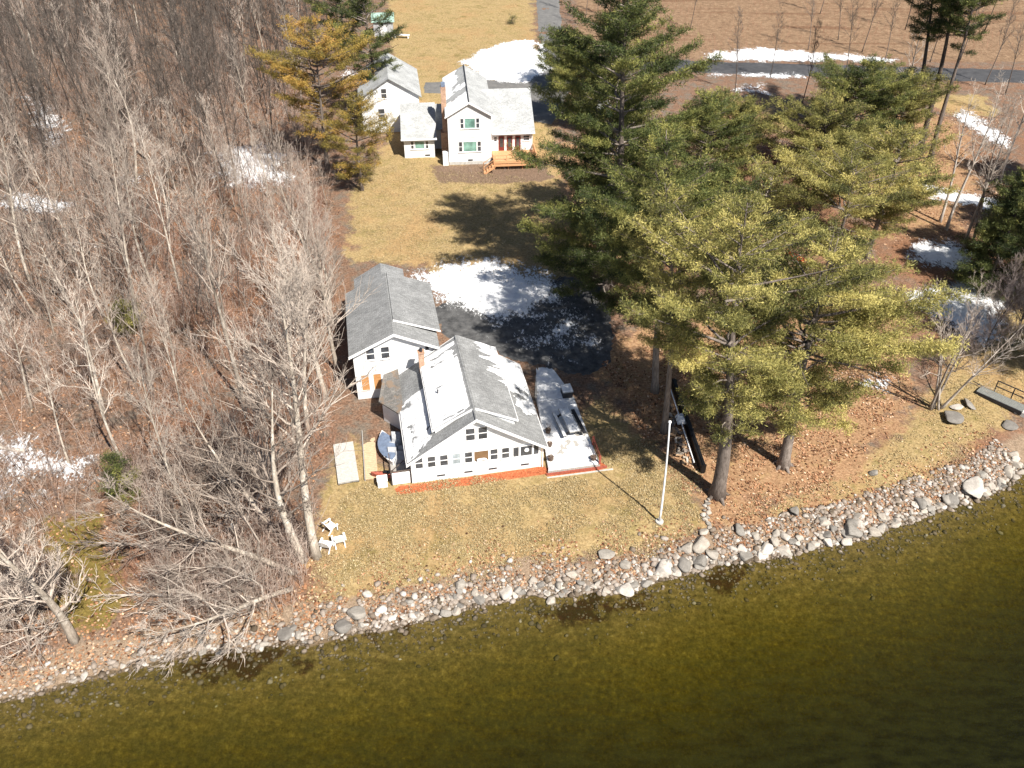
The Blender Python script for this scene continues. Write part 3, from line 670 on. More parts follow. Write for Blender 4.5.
# cedar deck with rail and steps
dk = MB(); dk.box(5.25,10.6,-1.9,1.28,1.0,1.13); dk.build('deck', M['cedar'], bh)
for i in range(3):
    MB().box(5.25,10.6,-1.98-.03*i,-1.92-.02*i,.82-.34*i,1.08-.34*i).build('deck_skirt', M['cedar'], bh) if i < 2 else None
for px in (5.3, 7.0, 8.7, 10.35): MB().box(px,px+.1,-1.66,-1.56,-.5,.8).build('deck_post', M['cedar'], bh)
rl = MB()
for yy in (-1.6,-.9,-.2,.5,1.15): rl.box(10.32,10.42,yy,yy+.1,.95,1.9)
rl.box(10.3,10.44,-1.8,1.26,1.9,1.98); rl.box(5.4,9.5,-1.86,-1.80,1.72,1.80)
for px in (5.4,6.8,8.1,9.42): rl.box(px,px+.08,-1.88,-1.80,1.13,1.75); rl.box(9.5,10.44,-1.68,-1.6,1.9,1.96); rl.box(9.45,9.55,-1.68,-1.58,.95,1.9)
for k in range(14): rl.box(10.35,10.39,-1.5+k*.2,-1.46+k*.2,1.0,1.9)
rl.build('railing', M['cedar'], bh)
stp = MB()
for k in range(4): stp.box(4.05+.32*k,4.37+.32*k,-2.9+.0,-1.8,.0+.2*k,.06+.2*k)
for yy in (-2.95,-1.8): stp.prism([(3.95,yy,-.1),(4.2,yy,-.1),(5.4,yy,.75),(5.4,yy,.95),(5.2,yy,.95)], (0,.06,0)); stp.tube([(4.05,yy+.03,.9),(5.3,yy+.03,1.75)], .045, 6); stp.box(4.0,4.08,yy,yy+.08,-.1,.95); stp.box(5.25,5.33,yy,yy+.08,.5,1.8)
stp.build('steps', M['cedar'], bh)
# left wing and link
b = MB(); b.prism([(-5.4,2.4,-.6),(-5.4,10.6,-.6),(-5.4,10.6,2.9),(-5.4,6.6,5.35),(-5.4,2.4,2.9)], (3.7,0,0)); b.build('side_wing', M['siding'], bh)
zl = lambda y: 5.5-.6*abs(y-6.6)
rf = MB(); rf.slab([(-5.7,1.95,zl(1.95)),(-1.4,1.95,zl(1.95)),(-1.4,6.6,5.5),(-5.7,6.6,5.5)], .1); rf.slab([(-5.7,6.6,5.5),(-1.4,6.6,5.5),(-1.4,11,zl(11)),(-5.7,11,zl(11))], .1); rf.build('side_wing_roof', M['shingle_light'], bh)
MB().box(-5.72,-1.36,1.88,1.945,zl(1.95)-.2,zl(1.95)-.0).build('gutter', M['trim'], bh)
window(bh, -3.5, 1.75, 1.1, .9, 2.4, False, 'glass_green'); window(bh, -4.4, 1.75, .3, .9, 2.4); window(bh, -2.6, 1.75, .3, .9, 2.4)
MB().box(-2.9,-2.3,2.35,2.42,.35,.5).build('basement_vent', M['dark'], bh)
b = MB(); b.box(-1.70,-.03,5.0,9.5,-.6,2.7); b.build('link_wall', M['siding'], bh); b = MB(); b.slab([(-1.39,4.6,2.75),(-.02,4.6,2.75),(-.02,9.8,4.2),(-1.39,9.8,4.2)], .1); b.build('link_roof', M['shingle_light'], bh)
MB().box(-.75,-.1,-.2,.6,-.4,1.6).build('utility_cabinet', M['white'], bh)
# ---- barn behind
def bloc(x, y, z=0): ca, sa = math.cos(BA), math.sin(BA); return (BO[0]+x*ca-y*sa, BO[1]+x*sa+y*ca, BO[2]+z)
bn = thing('white_barn', 'pale roofed white barn half hidden by pines behind the two storey house', 'barn', bloc(-3.4, 10.9, .2), R(8))
b = MB(); b.prism([(0,0,-.6),(0,0,4.7),(-3.7,0,7.0),(-7.4,0,4.7),(-7.4,0,-.6)], (0,11,0)); b.build('wall', M['siding'], bn)
rf = MB(); rf.slab([(-3.7,-.3,7.15),(.35,-.3,4.65),(.35,11.3,4.65),(-3.7,11.3,7.15)], .1); rf.slab([(-3.7,-.3,7.15),(-7.75,-.3,4.65),(-7.75,11.3,4.65),(-3.7,11.3,7.15)], .1); brf = rf.build('roof', M['shingle_light'], bn)
window(bn, -4.4, 5.2, .65, 1.2); window(bn, -4.9, 2.6, .8, 1.3); window(bn, -2.0, 2.6, .8, 1.3)
# garden shed far back
p = at(384, 37)
sh = thing('garden_shed', 'small grey shed with a pale green roof at the edge of the far lawn', 'shed', p, R(6))
MB().box(-1.6,1.6,0,3,-.4,2.4).build('wall', M['greytarp'], sh)
gm = mat_simple('pale_green_metal', (.26,.38,.33), .5)
MB().slab([(-1.9,-.3,2.4),(1.9,-.3,2.4),(1.9,1.5,3.5),(-1.9,1.5,3.5)], .08).slab([(-1.9,1.5,3.5),(1.9,1.5,3.5),(1.9,3.3,2.4),(-1.9,3.3,2.4)], .08).build('roof', gm, sh)
MB().box(-.5,.5,-.05,-.001,-.1,1.9).build('door', M['trim'], sh)
p = at(402, 38)
tbm = thing('white_bench', 'long white bench standing on the far lawn beside the shed', 'bench', p, R(-10))
MB().box(-1.3,1.3,-.3,.3,.45,.55).build('seat', M['white'], tbm)
for sx_ in (-1.1,1.1): MB().box(sx_-.06,sx_+.06,-.28,.28,-.05,.45).build('leg', M['white'], tbm)

# ------------------------------------------------------------------ yard things
p = at(659.4, 522); fp = thing('flagpole', 'tall white flagpole standing on the lawn by the big pine', 'flagpole', p)
FT = 8.9
MB().tube([(0,0,-.3),(0,0,.12)], .28, 14).build('base', M['concrete'], fp)
fpole = [(-.004*z*z*.8, 0, z) for z in np.linspace(0, FT, 9)]
MB().tube(fpole, list(np.linspace(.085,.05,9)), 10).build('pole', M['pole'], fp, smooth=True)
tp = fpole[-1]
MB().tube([(tp[0],0,FT),(tp[0],0,FT+.06),(tp[0],0,FT+.16),(tp[0],0,FT+.2)], [.05,.11,.09,.02], 10).build('finial', M['pole'], fp)
# solid black strip in place of a shadow, pale rail and firewood beside it
a0 = at(671, 384); a1 = at(700, 474); L = float(np.hypot(*(a1-a0)[:2])); ang = math.atan2(a1[1]-a0[1], a1[0]-a0[0])
fw = thing('shadow_strip', 'long low black strip modelled in place of a shadow under the pines by the firewood pile', 'shadow strip', a0, ang)
MB().box(0,L,.0,.34,-.3,.55).build('sheet', M['black'], fw, bevel=.04)  # solid black form put where only shade lies
MB().box(-.02,L+.02,.12,.22,.56,.60).build('shadow_top', M['black'], fw)
for k in range(6): MB().box(.1+k*(L-.3)/5,.2+k*(L-.3)/5,.35,.42,-.3,.5).build('shadow_post', M['black'], fw)
rl = thing('pale_rail', 'long pale pipe lying along the foot of the black shadow strip', 'pipe', a0+np.array([-.0,0,0]), ang)
MB().tube([(1.0,-.35,.45),(L-.6,-.38,.35)], .05, 8).build('pipe', M['pole'], rl)
for xx in (1.4, L/2, L-1.0): MB().box(xx-.04,xx+.04,-.40,-.32,-.25,.40).build('pipe_stand', M['dark'], rl)
logm = mat_simple('split_firewood', (.42,.28,.17), .85, .4, 5)
lm = []
for k in range(4):
    mb = MB(); r = .07+.02*k; n = 6
    mb.tube([(-.22,0,0),(.22,0,0)], r, n); lm.append(mb.mesh('firewood_log', [logm, M['barebark'], logm, M['pinebark']][k]))
ca, sa = math.cos(ang), math.sin(ang)
for k in range(64):
    s = random.uniform(2.6, L-1.0); o_ = -random.uniform(.55, 1.25); zz = .08+.13*(k % 3)*random.uniform(.6,1)
    o = bpy.data.objects.new('firewood_log', lm[k % 4]); link(o)
    x = a0[0]+s*ca-o_*sa*-1*-1; y = a0[1]+s*sa+o_*ca
    o.location = (float(x), float(y), float(ground_z(np.array(x), np.array(y)))+zz); o.rotation_euler = (random.uniform(0,3), random.uniform(-.15,.15), ang+random.choice([0,1.57])+random.uniform(-.4,.4))
    tag(o, 'short split firewood log in the loose pile beside the black shadow strip', 'log', 'firewood logs by the black screen')
p = at(680, 424); bn_ = thing('white_bundle', 'white plastic bundle lying on the firewood beside the black shadow strip', 'bundle', p+np.array([0,0,.35]), ang)
mb = MB(); 
for k in range(5): mb.hexa([(-.55+.2*k,-.35+.05*(k%2),0),(-.30+.2*k,-.35,0),(-.30+.2*k,.35-.06*(k%2),0),(-.55+.2*k,.35,0)], [(-.5+.2*k,-.22,.26+.12*((k*7)%3)),(-.33+.2*k,-.26,.30),(-.34+.2*k,.2,.22+.1*((k*5)%2)),(-.52+.2*k,.26,.34)])
mb.build('plastic_wrap', M['white'], bn_, bevel=.03); MB().tube([(-.1,-.37,.2),(-.1,0,.5),(-.1,.37,.2)], .03, 6).build('strap', M['bluetarp'], bn_)
# dock ramp on the right bank
M['rampwood'] = mat_wood('dark_grey_boards', (.13,.135,.13), (.22,.225,.21), .15, 0)
p = at(1003, 404); dr_ = thing('dock_ramp', 'grey wooden dock ramp with a black rail lying on the right bank above the rocks', 'ramp', p, R(-47))
MB().box(-2.1,1.6,-.5,.5,.32,.42).build('deck_boards', M['rampwood'], dr_)
MB().box(-2.1,1.6,-.56,-.502,.1,.40).build('side_beam', M['dark'], dr_); MB().box(-2.1,1.6,.502,.56,.1,.40).build('side_beam', M['dark'], dr_)
rl = MB()
for xx in (-1.1,.25,1.5): rl.box(xx-.04,xx+.04,.565,.64,.2,1.45)
rl.box(-1.15,1.56,.57,.635,1.4,1.47); rl.box(-1.15,1.56,.57,.635,.88,.94); rl.build('railing', M['dark'], dr_)
MB().tube([(-2.0,.6,.35),(-2.9,.7,.4)], .04, 6).build('mooring_arm', M['dark'], dr_)
for xx in (-1.8,1.4): MB().box(xx-.12,xx+.12,-.45,.45,-.1,.318).build('support', M['darkbark'], dr_)
p = at(1021, 414); wb = thing('white_block', 'white block at the lower end of the dock ramp', 'block', p, R(-40)); MB().box(-.5,.5,-.35,.35,-.1,.4).build('block_body', M['concrete'], wb, bevel=.05)
MB().box(-.4,.4,-.25,.25,.405,.47).build('cap_stone', M['white'], wb, bevel=.02)
# white garden chairs by the leafless trees
def chair():
    t = thing('garden_chair', '', 'chair'); 
    MB().hexa([(-.3,-.05,.30),(.3,-.05,.30),(.3,.5,.38),(-.3,.5,.38)], [(-.3,-.05,.34),(.3,-.05,.34),(.3,.5,.42),(-.3,.5,.42)]).build('seat', M['white'], t)
    MB().prism([(-.30,-.05,.34),(.30,-.05,.34),(.36,-.32,1.0),(.0,-.42,1.25),(-.36,-.32,1.0)], (0,-.04,.0)).build('backrest', M['white'], t)
    for s in (-1,1):
        MB().box(s*.42-.07,s*.42+.07,-.2,.55,.55,.59).build('armrest', M['white'], t); MB().box(s*.38-.04,s*.38+.04,.44,.5,0,.55).build('leg', M['white'], t); MB().hexa([(s*.33-.03,-.35,0),(s*.33+.03,-.35,0),(s*.33+.03,-.25,0),(s*.33-.03,-.25,0)],[(s*.33-.03,.05,.36),(s*.33+.03,.05,.36),(s*.33+.03,.15,.36),(s*.33-.03,.15,.36)]).build('leg', M['white'], t)
    return t
def copy_tree(o, parent=None):
    c = o.copy(); COL.objects.link(c); c.parent = parent
    for ch_ in o.children: copy_tree(ch_, c)
    return c
c0 = chair()
CH = [((340,545), 'white slatted garden chair on the lawn edge, rightmost of the three', 20), ((326,550), 'white slatted garden chair against the grey tree trunk, nearest the shore', -12), ((329,531), 'white slatted garden chair farthest from the shore beside the lawn', -40)]
for i, (px, lb, rz) in enumerate(CH):
    o = c0 if i == 0 else copy_tree(c0); o.location = [float(v) for v in at(*px)]; o.rotation_euler = (0,0,R(rz)); o.scale = (.95,.95,.95); tag(o, lb, 'chair', 'white garden chairs')
# weathered dock sections stacked by the thicket
p = at(349, 484); ds = thing('dock_section', 'grey weathered dock section lying on the ground left of the lawn path', 'dock section', p, R(14))
MB().box(-.75,.75,0,4.4,.12,.24).build('deck_boards', mat_wood('dock_boards', (.34,.33,.31), (.52,.50,.47), .17, 1), ds)
for s in (-1,1): MB().box(s*.7-.05,s*.7+.05,.05,4.35,-.05,.118).build('side_beam', M['darkbark'], ds)
p = at(372, 480); ds2 = thing('plank_path', 'narrow tan plank walk running up between the dock section and the porch', 'plank walk', p, R(10)); MB().box(-.45,.45,0,5.5,.0,.10).build('planks', mat_wood('tan_planks', (.40,.29,.18), (.55,.42,.28), .2, 1), ds2)
MB().box(-.52,-.46,0,5.5,-.05,.22).build('side_beam', M['greywood'], ds2)
# clutter between porch and planks
p = at(383, 487); k = thing('white_chest', 'low white chest beside the porch corner at the lawn', 'chest', p, HA); MB().box(-.35,.35,-.1,.5,0,.62).build('chest_body', M['white'], k, bevel=.02); MB().box(-.38,.38,-.13,.53,.625,.70).build('lid', M['white'], k, bevel=.02)
p = at(388, 452); k = thing('tarped_boat', 'small boat under a grey and blue tarp left of the snowy porch roof', 'boat', p, HA+R(8))
hullv = []
def hull(name, mat, par, Lh, Wh, z0, z1, sheer=.0):
    mb = MB(); n = 9; rings = []
    for i in range(n):
        u = i/(n-1)*2-1; ww = Wh*max(.04, (1-abs(u)**2.4)); rings.append([(-ww, u*Lh, z1+sheer*u*u), (-ww*.6, u*Lh*.96, z0), (ww*.6, u*Lh*.96, z0), (ww, u*Lh, z1+sheer*u*u), (0, u*Lh, z1+.18*(1-u*u)+sheer*u*u)])
    base = len(mb.v); 
    for r_ in rings: mb.v += r_
    for i in range(n-1):
        for j in range(5): mb.f.append((base+i*5+j, base+i*5+(j+1)%5, base+(i+1)*5+(j+1)%5, base+(i+1)*5+j))
    mb.f.append(tuple(range(base, base+5))); mb.f.append(tuple(range(base+(n-1)*5+4, base+(n-1)*5-1, -1)))
    return mb.build(name, mat, par, smooth=False)
hull('hull', M['white'], k, 1.9, .62, .1, .5, .12); hull('cover', M['bluetarp'], k, 1.7, .68, .45, .56, .12)
p = at(398, 452); k = thing('tarp_heap', 'grey tarp over a heap of gear against the left wall of the lake house', 'tarp', p, HA)
hp = MB(); rr = random.Random(3)
for i in range(7):
    zt_ = .5+.5*rr.random(); x_ = -.5+rr.random()*1.0; y_ = -1.3+i*.4; hp.hexa([(x_-.45,y_-.3,0),(x_+.45,y_-.3,0),(x_+.45,y_+.35,0),(x_-.45,y_+.35,0)],[(x_-.3,y_-.2,zt_),(x_+.3,y_-.25,zt_*.8),(x_+.35,y_+.25,zt_*.9),(x_-.3,y_+.2,zt_*1.1)])
hp.build('tarp_folds', M['greytarp'], k)
p = at(389, 478); k = thing('red_kayak', 'red plastic kayak end leaning by the porch rail', 'kayak', p, HA+R(75)); hull('hull', M['redwood'], k, 1.3, .3, .15, .4, .12); MB().tube([(0,-.35,.585),(0,.35,.585)], .14, 10).build('cockpit', M['black'], k)
# things glimpsed under the right hand pines
p = at(797, 262); k = thing('red_canoe', 'red canoe on the ground seen through the pine branches', 'canoe', p, R(30)); hull('hull', mat_simple('red_paint', (.5,.06,.03), .4), k, 1.7, .45, .05, .5, .2); MB().box(-.35,.35,-.06,.06,.70,.74).build('thwart', M['greywood'], k)
p = at(778, 158); bp = thing('brush_pile', 'heap of cut russet branches in the clearing between the pines', 'brush pile', p)
def segs_mesh(name, P0, P1, R0, R1, mat, n=3, tone=None):
    P0 = np.asarray(P0, float); P1 = np.asarray(P1, float); R0 = np.asarray(R0)[:,None]; R1 = np.asarray(R1)[:,None]
    d = P1-P0; d = d/(np.linalg.norm(d, axis=1, keepdims=True)+1e-9)
    a = np.where(np.abs(d[:,:1]) < .8, [[1.,0,0]], [[0,1.,0]]); u = np.cross(d, a); u /= np.linalg.norm(u, axis=1, keepdims=True); w_ = np.cross(d, u)
    V = []
    for P, R_ in ((P0,R0),(P1,R1)):
        for j in range(n):
            t = 2*math.pi*j/n; V.append(P+(u*math.cos(t)+w_*math.sin(t))*R_)
    V = np.stack(V, 1); m = len(P0)
    F = []
    for j in range(n): F.append([j, (j+1)%n, n+(j+1)%n, n+j])
    F = (np.array(F)[None]+(np.arange(m)*2*n)[:,None,None]).reshape(-1,4)
    at_ = {'tone': np.repeat(np.asarray(tone), 2*n)} if tone is not None else None
    return np_mesh(name, V.reshape(-1,3), None, F, [mat], at_, True)
n = 420; th = rng.random(n)*6.28; rr_ = np.abs(rng.normal(0,1.3,n)); P0 = np.stack([rr_*np.cos(th), rr_*np.sin(th)*1.1, np.maximum(.05, 1.3*(1-rr_/3.2))*rng.random(n)], 1)
dv = rng.normal(0,1,(n,3))*[1,1,.25]; dv /= np.linalg.norm(dv,axis=1,keepdims=True); P1 = P0+dv*rng.uniform(.8,2.4,(n,1)); P1[:,2] = np.maximum(P1[:,2], .05)
obj('branches', segs_mesh('branches', P0, P1, rng.uniform(.03,.07,n), rng.uniform(.01,.03,n), M['redbrush'], 4, rng.random(n)), bp)
hp = MB().tube([(-1.5,-.3,.2),(1.6,.4,.5)], [.12,.08], 8); hp.build('log', M['paletwig'], bp)
p = at(512, 24); sb = thing('round_bush', 'single dark clipped bush on the far lawn beside the driveway', 'bush', p)

# ------------------------------------------------------------------ shrubs, trees
def needle_tufts(C, D, size, n, tone, wid=.10):
    """needle bundles: n thin blades fanning out from each centre along direction D"""
    m = len(C); k = m*n
    Cn = np.repeat(C, n, 0); Dn = np.repeat(D, n, 0)
    dv = Dn*.55+rng.normal(0,.75,(k,3)); dv /= np.linalg.norm(dv, axis=1, keepdims=True)
    L_ = (np.repeat(size, n)*rng.uniform(.6,1.15,k))[:,None]
    sd = np.cross(dv, rng.normal(0,1,(k,3))); sd /= np.linalg.norm(sd, axis=1, keepdims=True)+1e-9
    base = Cn+rng.normal(0,.11,(k,3)); tip = base+dv*L_; w_ = L_*wid
    V = np.stack([base-sd*w_*.35, base+dv*L_*.55-sd*w_, tip, base+dv*L_*.55+sd*w_], 1).reshape(-1,3)
    F = np.arange(k*4).reshape(-1,4)
    T = np.repeat(np.clip(np.repeat(tone, n)+rng.normal(0,.10,k), 0, 1), 4)
    return V, F, T
def pine_meshes(h, rad, crown0, trunk_r, mat_needle, mat_bk, seed, dens=1.0, shape='pine', lean=(0,0), size=.42, gaps=.16, tone0=.45, nb=15, droop=.0, bare=.0):
    rg = np.random.default_rng(seed); rd = random.Random(seed)
    zs = np.linspace(-.4, h, 14); ph = rg.random(2)*6
    ax = lambda z: np.array([lean[0]*max(0,z/h)**1.3*h+.25*math.sin(z*.22+ph[0])-.25*math.sin(ph[0]), lean[1]*max(0,z/h)**1.3*h+.2*math.sin(z*.19+ph[1])-.2*math.sin(ph[1]), z])
    tr_ = MB(); rads = [trunk_r*(1.45 if i == 0 else 1)*max(.06, max(0,1-max(0,z)/h)**(.8+.45*max(0,z)/h)) for i, z in enumerate(zs)]
    tr_.tube([ax(z) for z in zs], rads, 9)
    if trunk_r > .3:
        for a in np.linspace(0, 6.28, 6)[:-1]: tr_.tube([(math.cos(a)*trunk_r*2.1, math.sin(a)*trunk_r*2.1, -.15),(math.cos(a)*trunk_r*.9, math.sin(a)*trunk_r*.9, .25),(math.cos(a)*.1*trunk_r,math.sin(a)*.1*trunk_r,.9)], [.10,.17,.05], 6)
    S0, S1, Q0, Q1 = [], [], [], []; C, D, SZ, TN = [], [], [], []
    z = crown0
    while z < h-.3:
        f = (z-crown0)/(h-crown0)
        if shape == 'pine': prof = (.45+.9*f if f < .35 else 1.0 if f < .62 else max(.12, 1-(f-.62)/.40))
        elif shape == 'tall': prof = (.75+.7*f if f < .35 else max(.06, 1-((f-.35)/.68)**1.15))
        elif shape == 'spruce': prof = (.8+.6*f if f < .2 else max(.05, 1.06-.95*(f-.0)))
        else: prof = math.sin(math.pi*min(1, .15+f*.9))*.9+.1
        nl = rd.randint(5, 7) if shape != 'bush' else 6
        a0_ = rd.random()*6.28
        for i in range(nl):
            if rd.random() < gaps: continue
            a = a0_+i*6.283/nl+rd.uniform(-.35,.35); Ln = rad*prof*rd.uniform(.55,1.18)
            up_ = (.10+.5*f-droop)+rd.uniform(-.12,.12)
            dirh = np.array([math.cos(a), math.sin(a), 0])
            zz = z+rd.uniform(-.3,.3); p_ = ax(min(zz, h-.05)); npt = max(3, int(Ln/.8)+1); pts = [p_]
            for j in range(1, npt+1):
                t = j/npt; q = ax(min(zz,h-.05))+dirh*Ln*t+np.array([0,0,Ln*(up_*t-.10*t*t+ (.18*t**3))])+np.array([-dirh[1],dirh[0],0])*Ln*.08*math.sin(t*3+a)
                pts.append(q)
            r0 = .0125*Ln+.018
            for j in range(npt): S0.append(pts[j]); S1.append(pts[j+1]); Q0.append(r0*(1-j/npt)+.01); Q1.append(r0*(1-(j+1)/npt)+.01)
            if rd.random() < bare: continue
            ltone = rd.gauss(0,.20)
            # side shoots
            nsh = max(5, int(Ln*8.5*dens))
            for s in range(nsh):
                t = rd.uniform(.16 if f < .7 else .03, 1.0)**.8; j = min(npt-1, int(t*npt)); fr = t*npt-j
                b0 = pts[j]*(1-fr)+pts[j+1]*fr; sa_ = a+rd.choice([-1,1])*rd.uniform(.3,1.2)
                sl = Ln*rd.uniform(.10,.30)*(1.15-t*.6)+.25
                dd = np.array([math.cos(sa_), math.sin(sa_), rd.uniform(.05,.45)])
                e = b0+dd*sl
                if s % 3 == 0: S0.append(b0); S1.append(e); Q0.append(.018); Q1.append(.006)
                for q in range(max(2, int(sl/.28))):
                    tt = (q+.6)/max(2, int(sl/.28)); C.append(b0+dd*sl*tt+np.array([rd.gauss(0,.10), rd.gauss(0,.10), rd.gauss(.03,.07)])); D.append(dd*.8+np.array([0,0,.45])); SZ.append(size*.52*rd.uniform(.7,1.25)); TN.append(tone0+ltone+.16*math.sin(e[0]*1.9+seed)*math.sin(e[1]*1.9)+rd.gauss(0,.13))
        z += (.55+.5*rd.random())*(1.0 if shape != 'bush' else .5)*max(.6, min(1.3, h/20))
    V, F, T = needle_tufts(np.array(C), np.array(D), np.array(SZ), nb, np.array(TN))
    print('pine', seed, len(C), len(F))
    return (tr_.mesh('trunk', mat_bk, True), segs_mesh('limbs', S0, S1, Q0, Q1, mat_bk, 4), np_mesh('crown', V, None, F, [mat_needle], {'tone': T}))
def put_tree(name, label, cat, meshes, base, rz=0, scale=1, group=None, names=('trunk','limbs','crown'), lean=(0,0)):
    t = thing(name, label, cat, base, rz, group); t.scale = (scale,)*3; t.rotation_euler = (lean[0], lean[1], rz)
    for nm, me in zip(names, meshes): obj(nm, me, t)
    return t
# round bush
mm = pine_meshes(1.5, 1.0, .1, .06, M['ned_dark'], M['darkbark'], 5, 1.2, 'bush', size=.22, nb=7)
for nm, me in zip(('stem','limbs','foliage'), mm): obj(nm, me, sb)
def px_h(px, topy): b_ = at(*px); return b_, height_to(b_, topy)
GP = 'tall pines right of the lake house'
PINES = [  # px base, top row, radius, crown start, trunk radius, needles, seed, kwargs, label
 ((606,300), -85, 8.0, 2.0, .48, 'ned_dark', 101, dict(dens=1.15, size=.50, gaps=.10, tone0=.46, shape='tall'), 'tallest dark green pine rising past the top of the picture in the middle'),
 ((717,495), 205, 6.0, 7.2, .52, 'ned_olive', 102, dict(size=.46, dens=1.15, gaps=.24, bare=.08, tone0=.55, lean=(-.05,.0)), 'big pine with thick bare grey trunk rooted in needles nearest the flagpole'),
 ((783,466), 235, 7.2, 4.6, .42, 'ned_olive', 103, dict(size=.46, dens=1.15, gaps=.22, bare=.10, tone0=.56, droop=.12), 'olive pine with short dark trunk and flared roots right of the thick trunk'),
 ((664,432), 185, 4.6, 7.5, .26, 'ned_olive', 104, dict(size=.44, dens=.9, gaps=.25, tone0=.46, lean=(-.11,0)), 'slender straight pine at the upper end of the firewood pile'),
 ((655,392), 130, 5.4, 6.0, .30, 'ned_dark', 105, dict(size=.46, tone0=.55, lean=(-.08,0)), 'green pine behind the slender pine, at the edge of the dark driveway'),
 ((818,312), 165, 6.2, 6.0, .33, 'ned_olive', 106, dict(size=.46, dens=.85, tone0=.52, gaps=.30, bare=.12), 'broad olive pine with a dark leaning trunk in the middle of the right grove'),
 ((748,290), 165, 4.8, 4.0, .30, 'ned_olive', 107, dict(size=.46, gaps=.36, bare=.15, dens=.85, tone0=.48), 'olive pine just right of the tallest pine, with gaps showing snow'),
 ((866,258), 130, 5.4, 3.0, .30, 'ned_olive', 108, dict(size=.48, gaps=.28, bare=.12, dens=.9, tone0=.5), 'wide olive pine at the right side of the grove above the snowy bank'),
 ((840,185), 60, 5.6, 2.5, .28, 'ned_dark', 109, dict(size=.5, tone0=.55), 'dark olive pine standing just below the crossing road'),
 ((690,230), 92, 4.4, 3.0, .26, 'ned_dark', 110, dict(size=.48, gaps=.2, tone0=.5), 'green pine between the tallest pine and the brush pile'),
 ((884,160), 75, 4.8, 2.5, .24, 'ned_olive', 111, dict(size=.5, gaps=.2, tone0=.42), 'pine beside the three tall dark trunks at the right'),
 ((580,128), 40, 5.0, 1.2, .24, 'ned_dark', 112, dict(size=.5, gaps=.25, tone0=.45), 'lower dark evergreen beside the driveway right of the two storey house'),
 ((560,90), 30, 3.6, 1.0, .2, 'ned_dark', 113, dict(size=.5, gaps=.25, tone0=.4), 'small dark evergreen at the bend of the upper driveway'),
 ((328,170), 18, 6.0, 4.0, .26, 'ned_yellow', 114, dict(size=.5, gaps=.40, tone0=.62, dens=.8, bare=.22), 'yellowing pine at the edge of the left thicket'),
 ((362,190), 95, 4.2, 1.5, .22, 'ned_yellow', 115, dict(size=.46, gaps=.42, bare=.15, tone0=.32, dens=.85), 'low olive yellow pine on the edge of the back lawn'),
 ((378,118), -15, 4.8, 3.0, .26, 'ned_dark', 116, dict(size=.5, gaps=.3, bare=.3, tone0=.35), 'dark pine with dead grey limbs in front of the white barn'),
 ((345,70), -30, 5.0, 4.0, .26, 'ned_dark', 117, dict(size=.5, gaps=.35, bare=.4, tone0=.3), 'dark thin pine at the top of the left thicket'),
 ((984,292), 182, 4.0, .8, .22, 'ned_dark', 118, dict(size=.44, shape='spruce', tone0=.35, droop=.15), 'dark spruce at the right edge above the snowy bank'),
 ((905,146), -95, 5.2, 13.5, .34, 'ned_dark', 119, dict(size=.5, tone0=.3, lean=(-.10,0)), 'leftmost of the three tall dark trunked pines below the right road'),
 ((919,153), -110, 4.8, 14.5, .36, 'ned_dark', 120, dict(size=.5, tone0=.3, lean=(-.10,0)), 'middle of the three tall dark trunked pines below the right road'),
 ((930,160), -80, 4.6, 13.5, .30, 'ned_dark', 121, dict(size=.5, tone0=.35, lean=(-.06,0)), 'rightmost of the three tall dark trunked pines below the right road'),
 ((129,334), 303, 1.4, .2, .08, 'ned_olive', 122, dict(size=.34, shape='bush', tone0=.3), 'small round evergreen in the left thicket among pale trunks'),
 ((126,500), 456, 1.4, .2, .08, 'ned_dark', 123, dict(size=.34, shape='spruce', tone0=.45), 'small dark evergreen beside the snow patch at the left'),
 ((1088,392), 190, 4.6, 3.0, .28, 'ned_dark', 131, dict(size=.5), 'pine standing just beyond the right end of the bank, casting shade by the birch clump'),
 ((1092,325), 130, 4.8, 3.0, .28, 'ned_dark', 132, dict(size=.5), 'pine beyond the dark spruce at the right, shading the long snow patch'),
 ((1098,262), 90, 4.8, 3.0, .28, 'ned_dark', 133, dict(size=.5), 'pine on the far right past the thin leafless trees'),
 ((1085,205), 50, 4.6, 3.0, .26, 'ned_dark', 134, dict(size=.5), 'pine on the far right beside the blue shaded snow'),
 ((1000,262), 165, 3.4, 1.5, .20, 'ned_dark', 135, dict(size=.46, tone0=.3, gaps=.3), 'small dark evergreen behind the spruce at the right edge'),
 ((722,205), 95, 4.6, 2.0, .24, 'ned_olive', 137, dict(size=.48, gaps=.3, bare=.12, tone0=.42), 'loose olive pine left of the brush pile, just right of the tallest pine top'),
 ((806,222), 100, 5.2, 2.5, .26, 'ned_olive', 136, dict(size=.48, dens=.95, gaps=.22, tone0=.46), 'olive pine right of the brush pile with its crown spreading toward the road'),
 ((600,235), 90, 4.8, 2.0, .26, 'ned_dark', 124, dict(size=.5, gaps=.25, tone0=.4), 'dark pine hidden behind the left side of the tallest pine'),
]
for (px, ty, rad, c0_, tr0, nm, sd_, kw, lb) in PINES:
    bs_, hh = px_h(px, ty)
    me3 = pine_meshes(hh, rad, min(c0_, hh*.6), tr0, M[nm], M['pinebark'] if sd_ < 118 else M['darkbark'], sd_, **kw)
    put_tree('pine_tree' if kw.get('shape') in (None, 'tall') else 'evergreen_shrub' if hh < 5 else 'spruce_tree', lb, 'tree' if hh > 5 else 'shrub', me3, bs_)

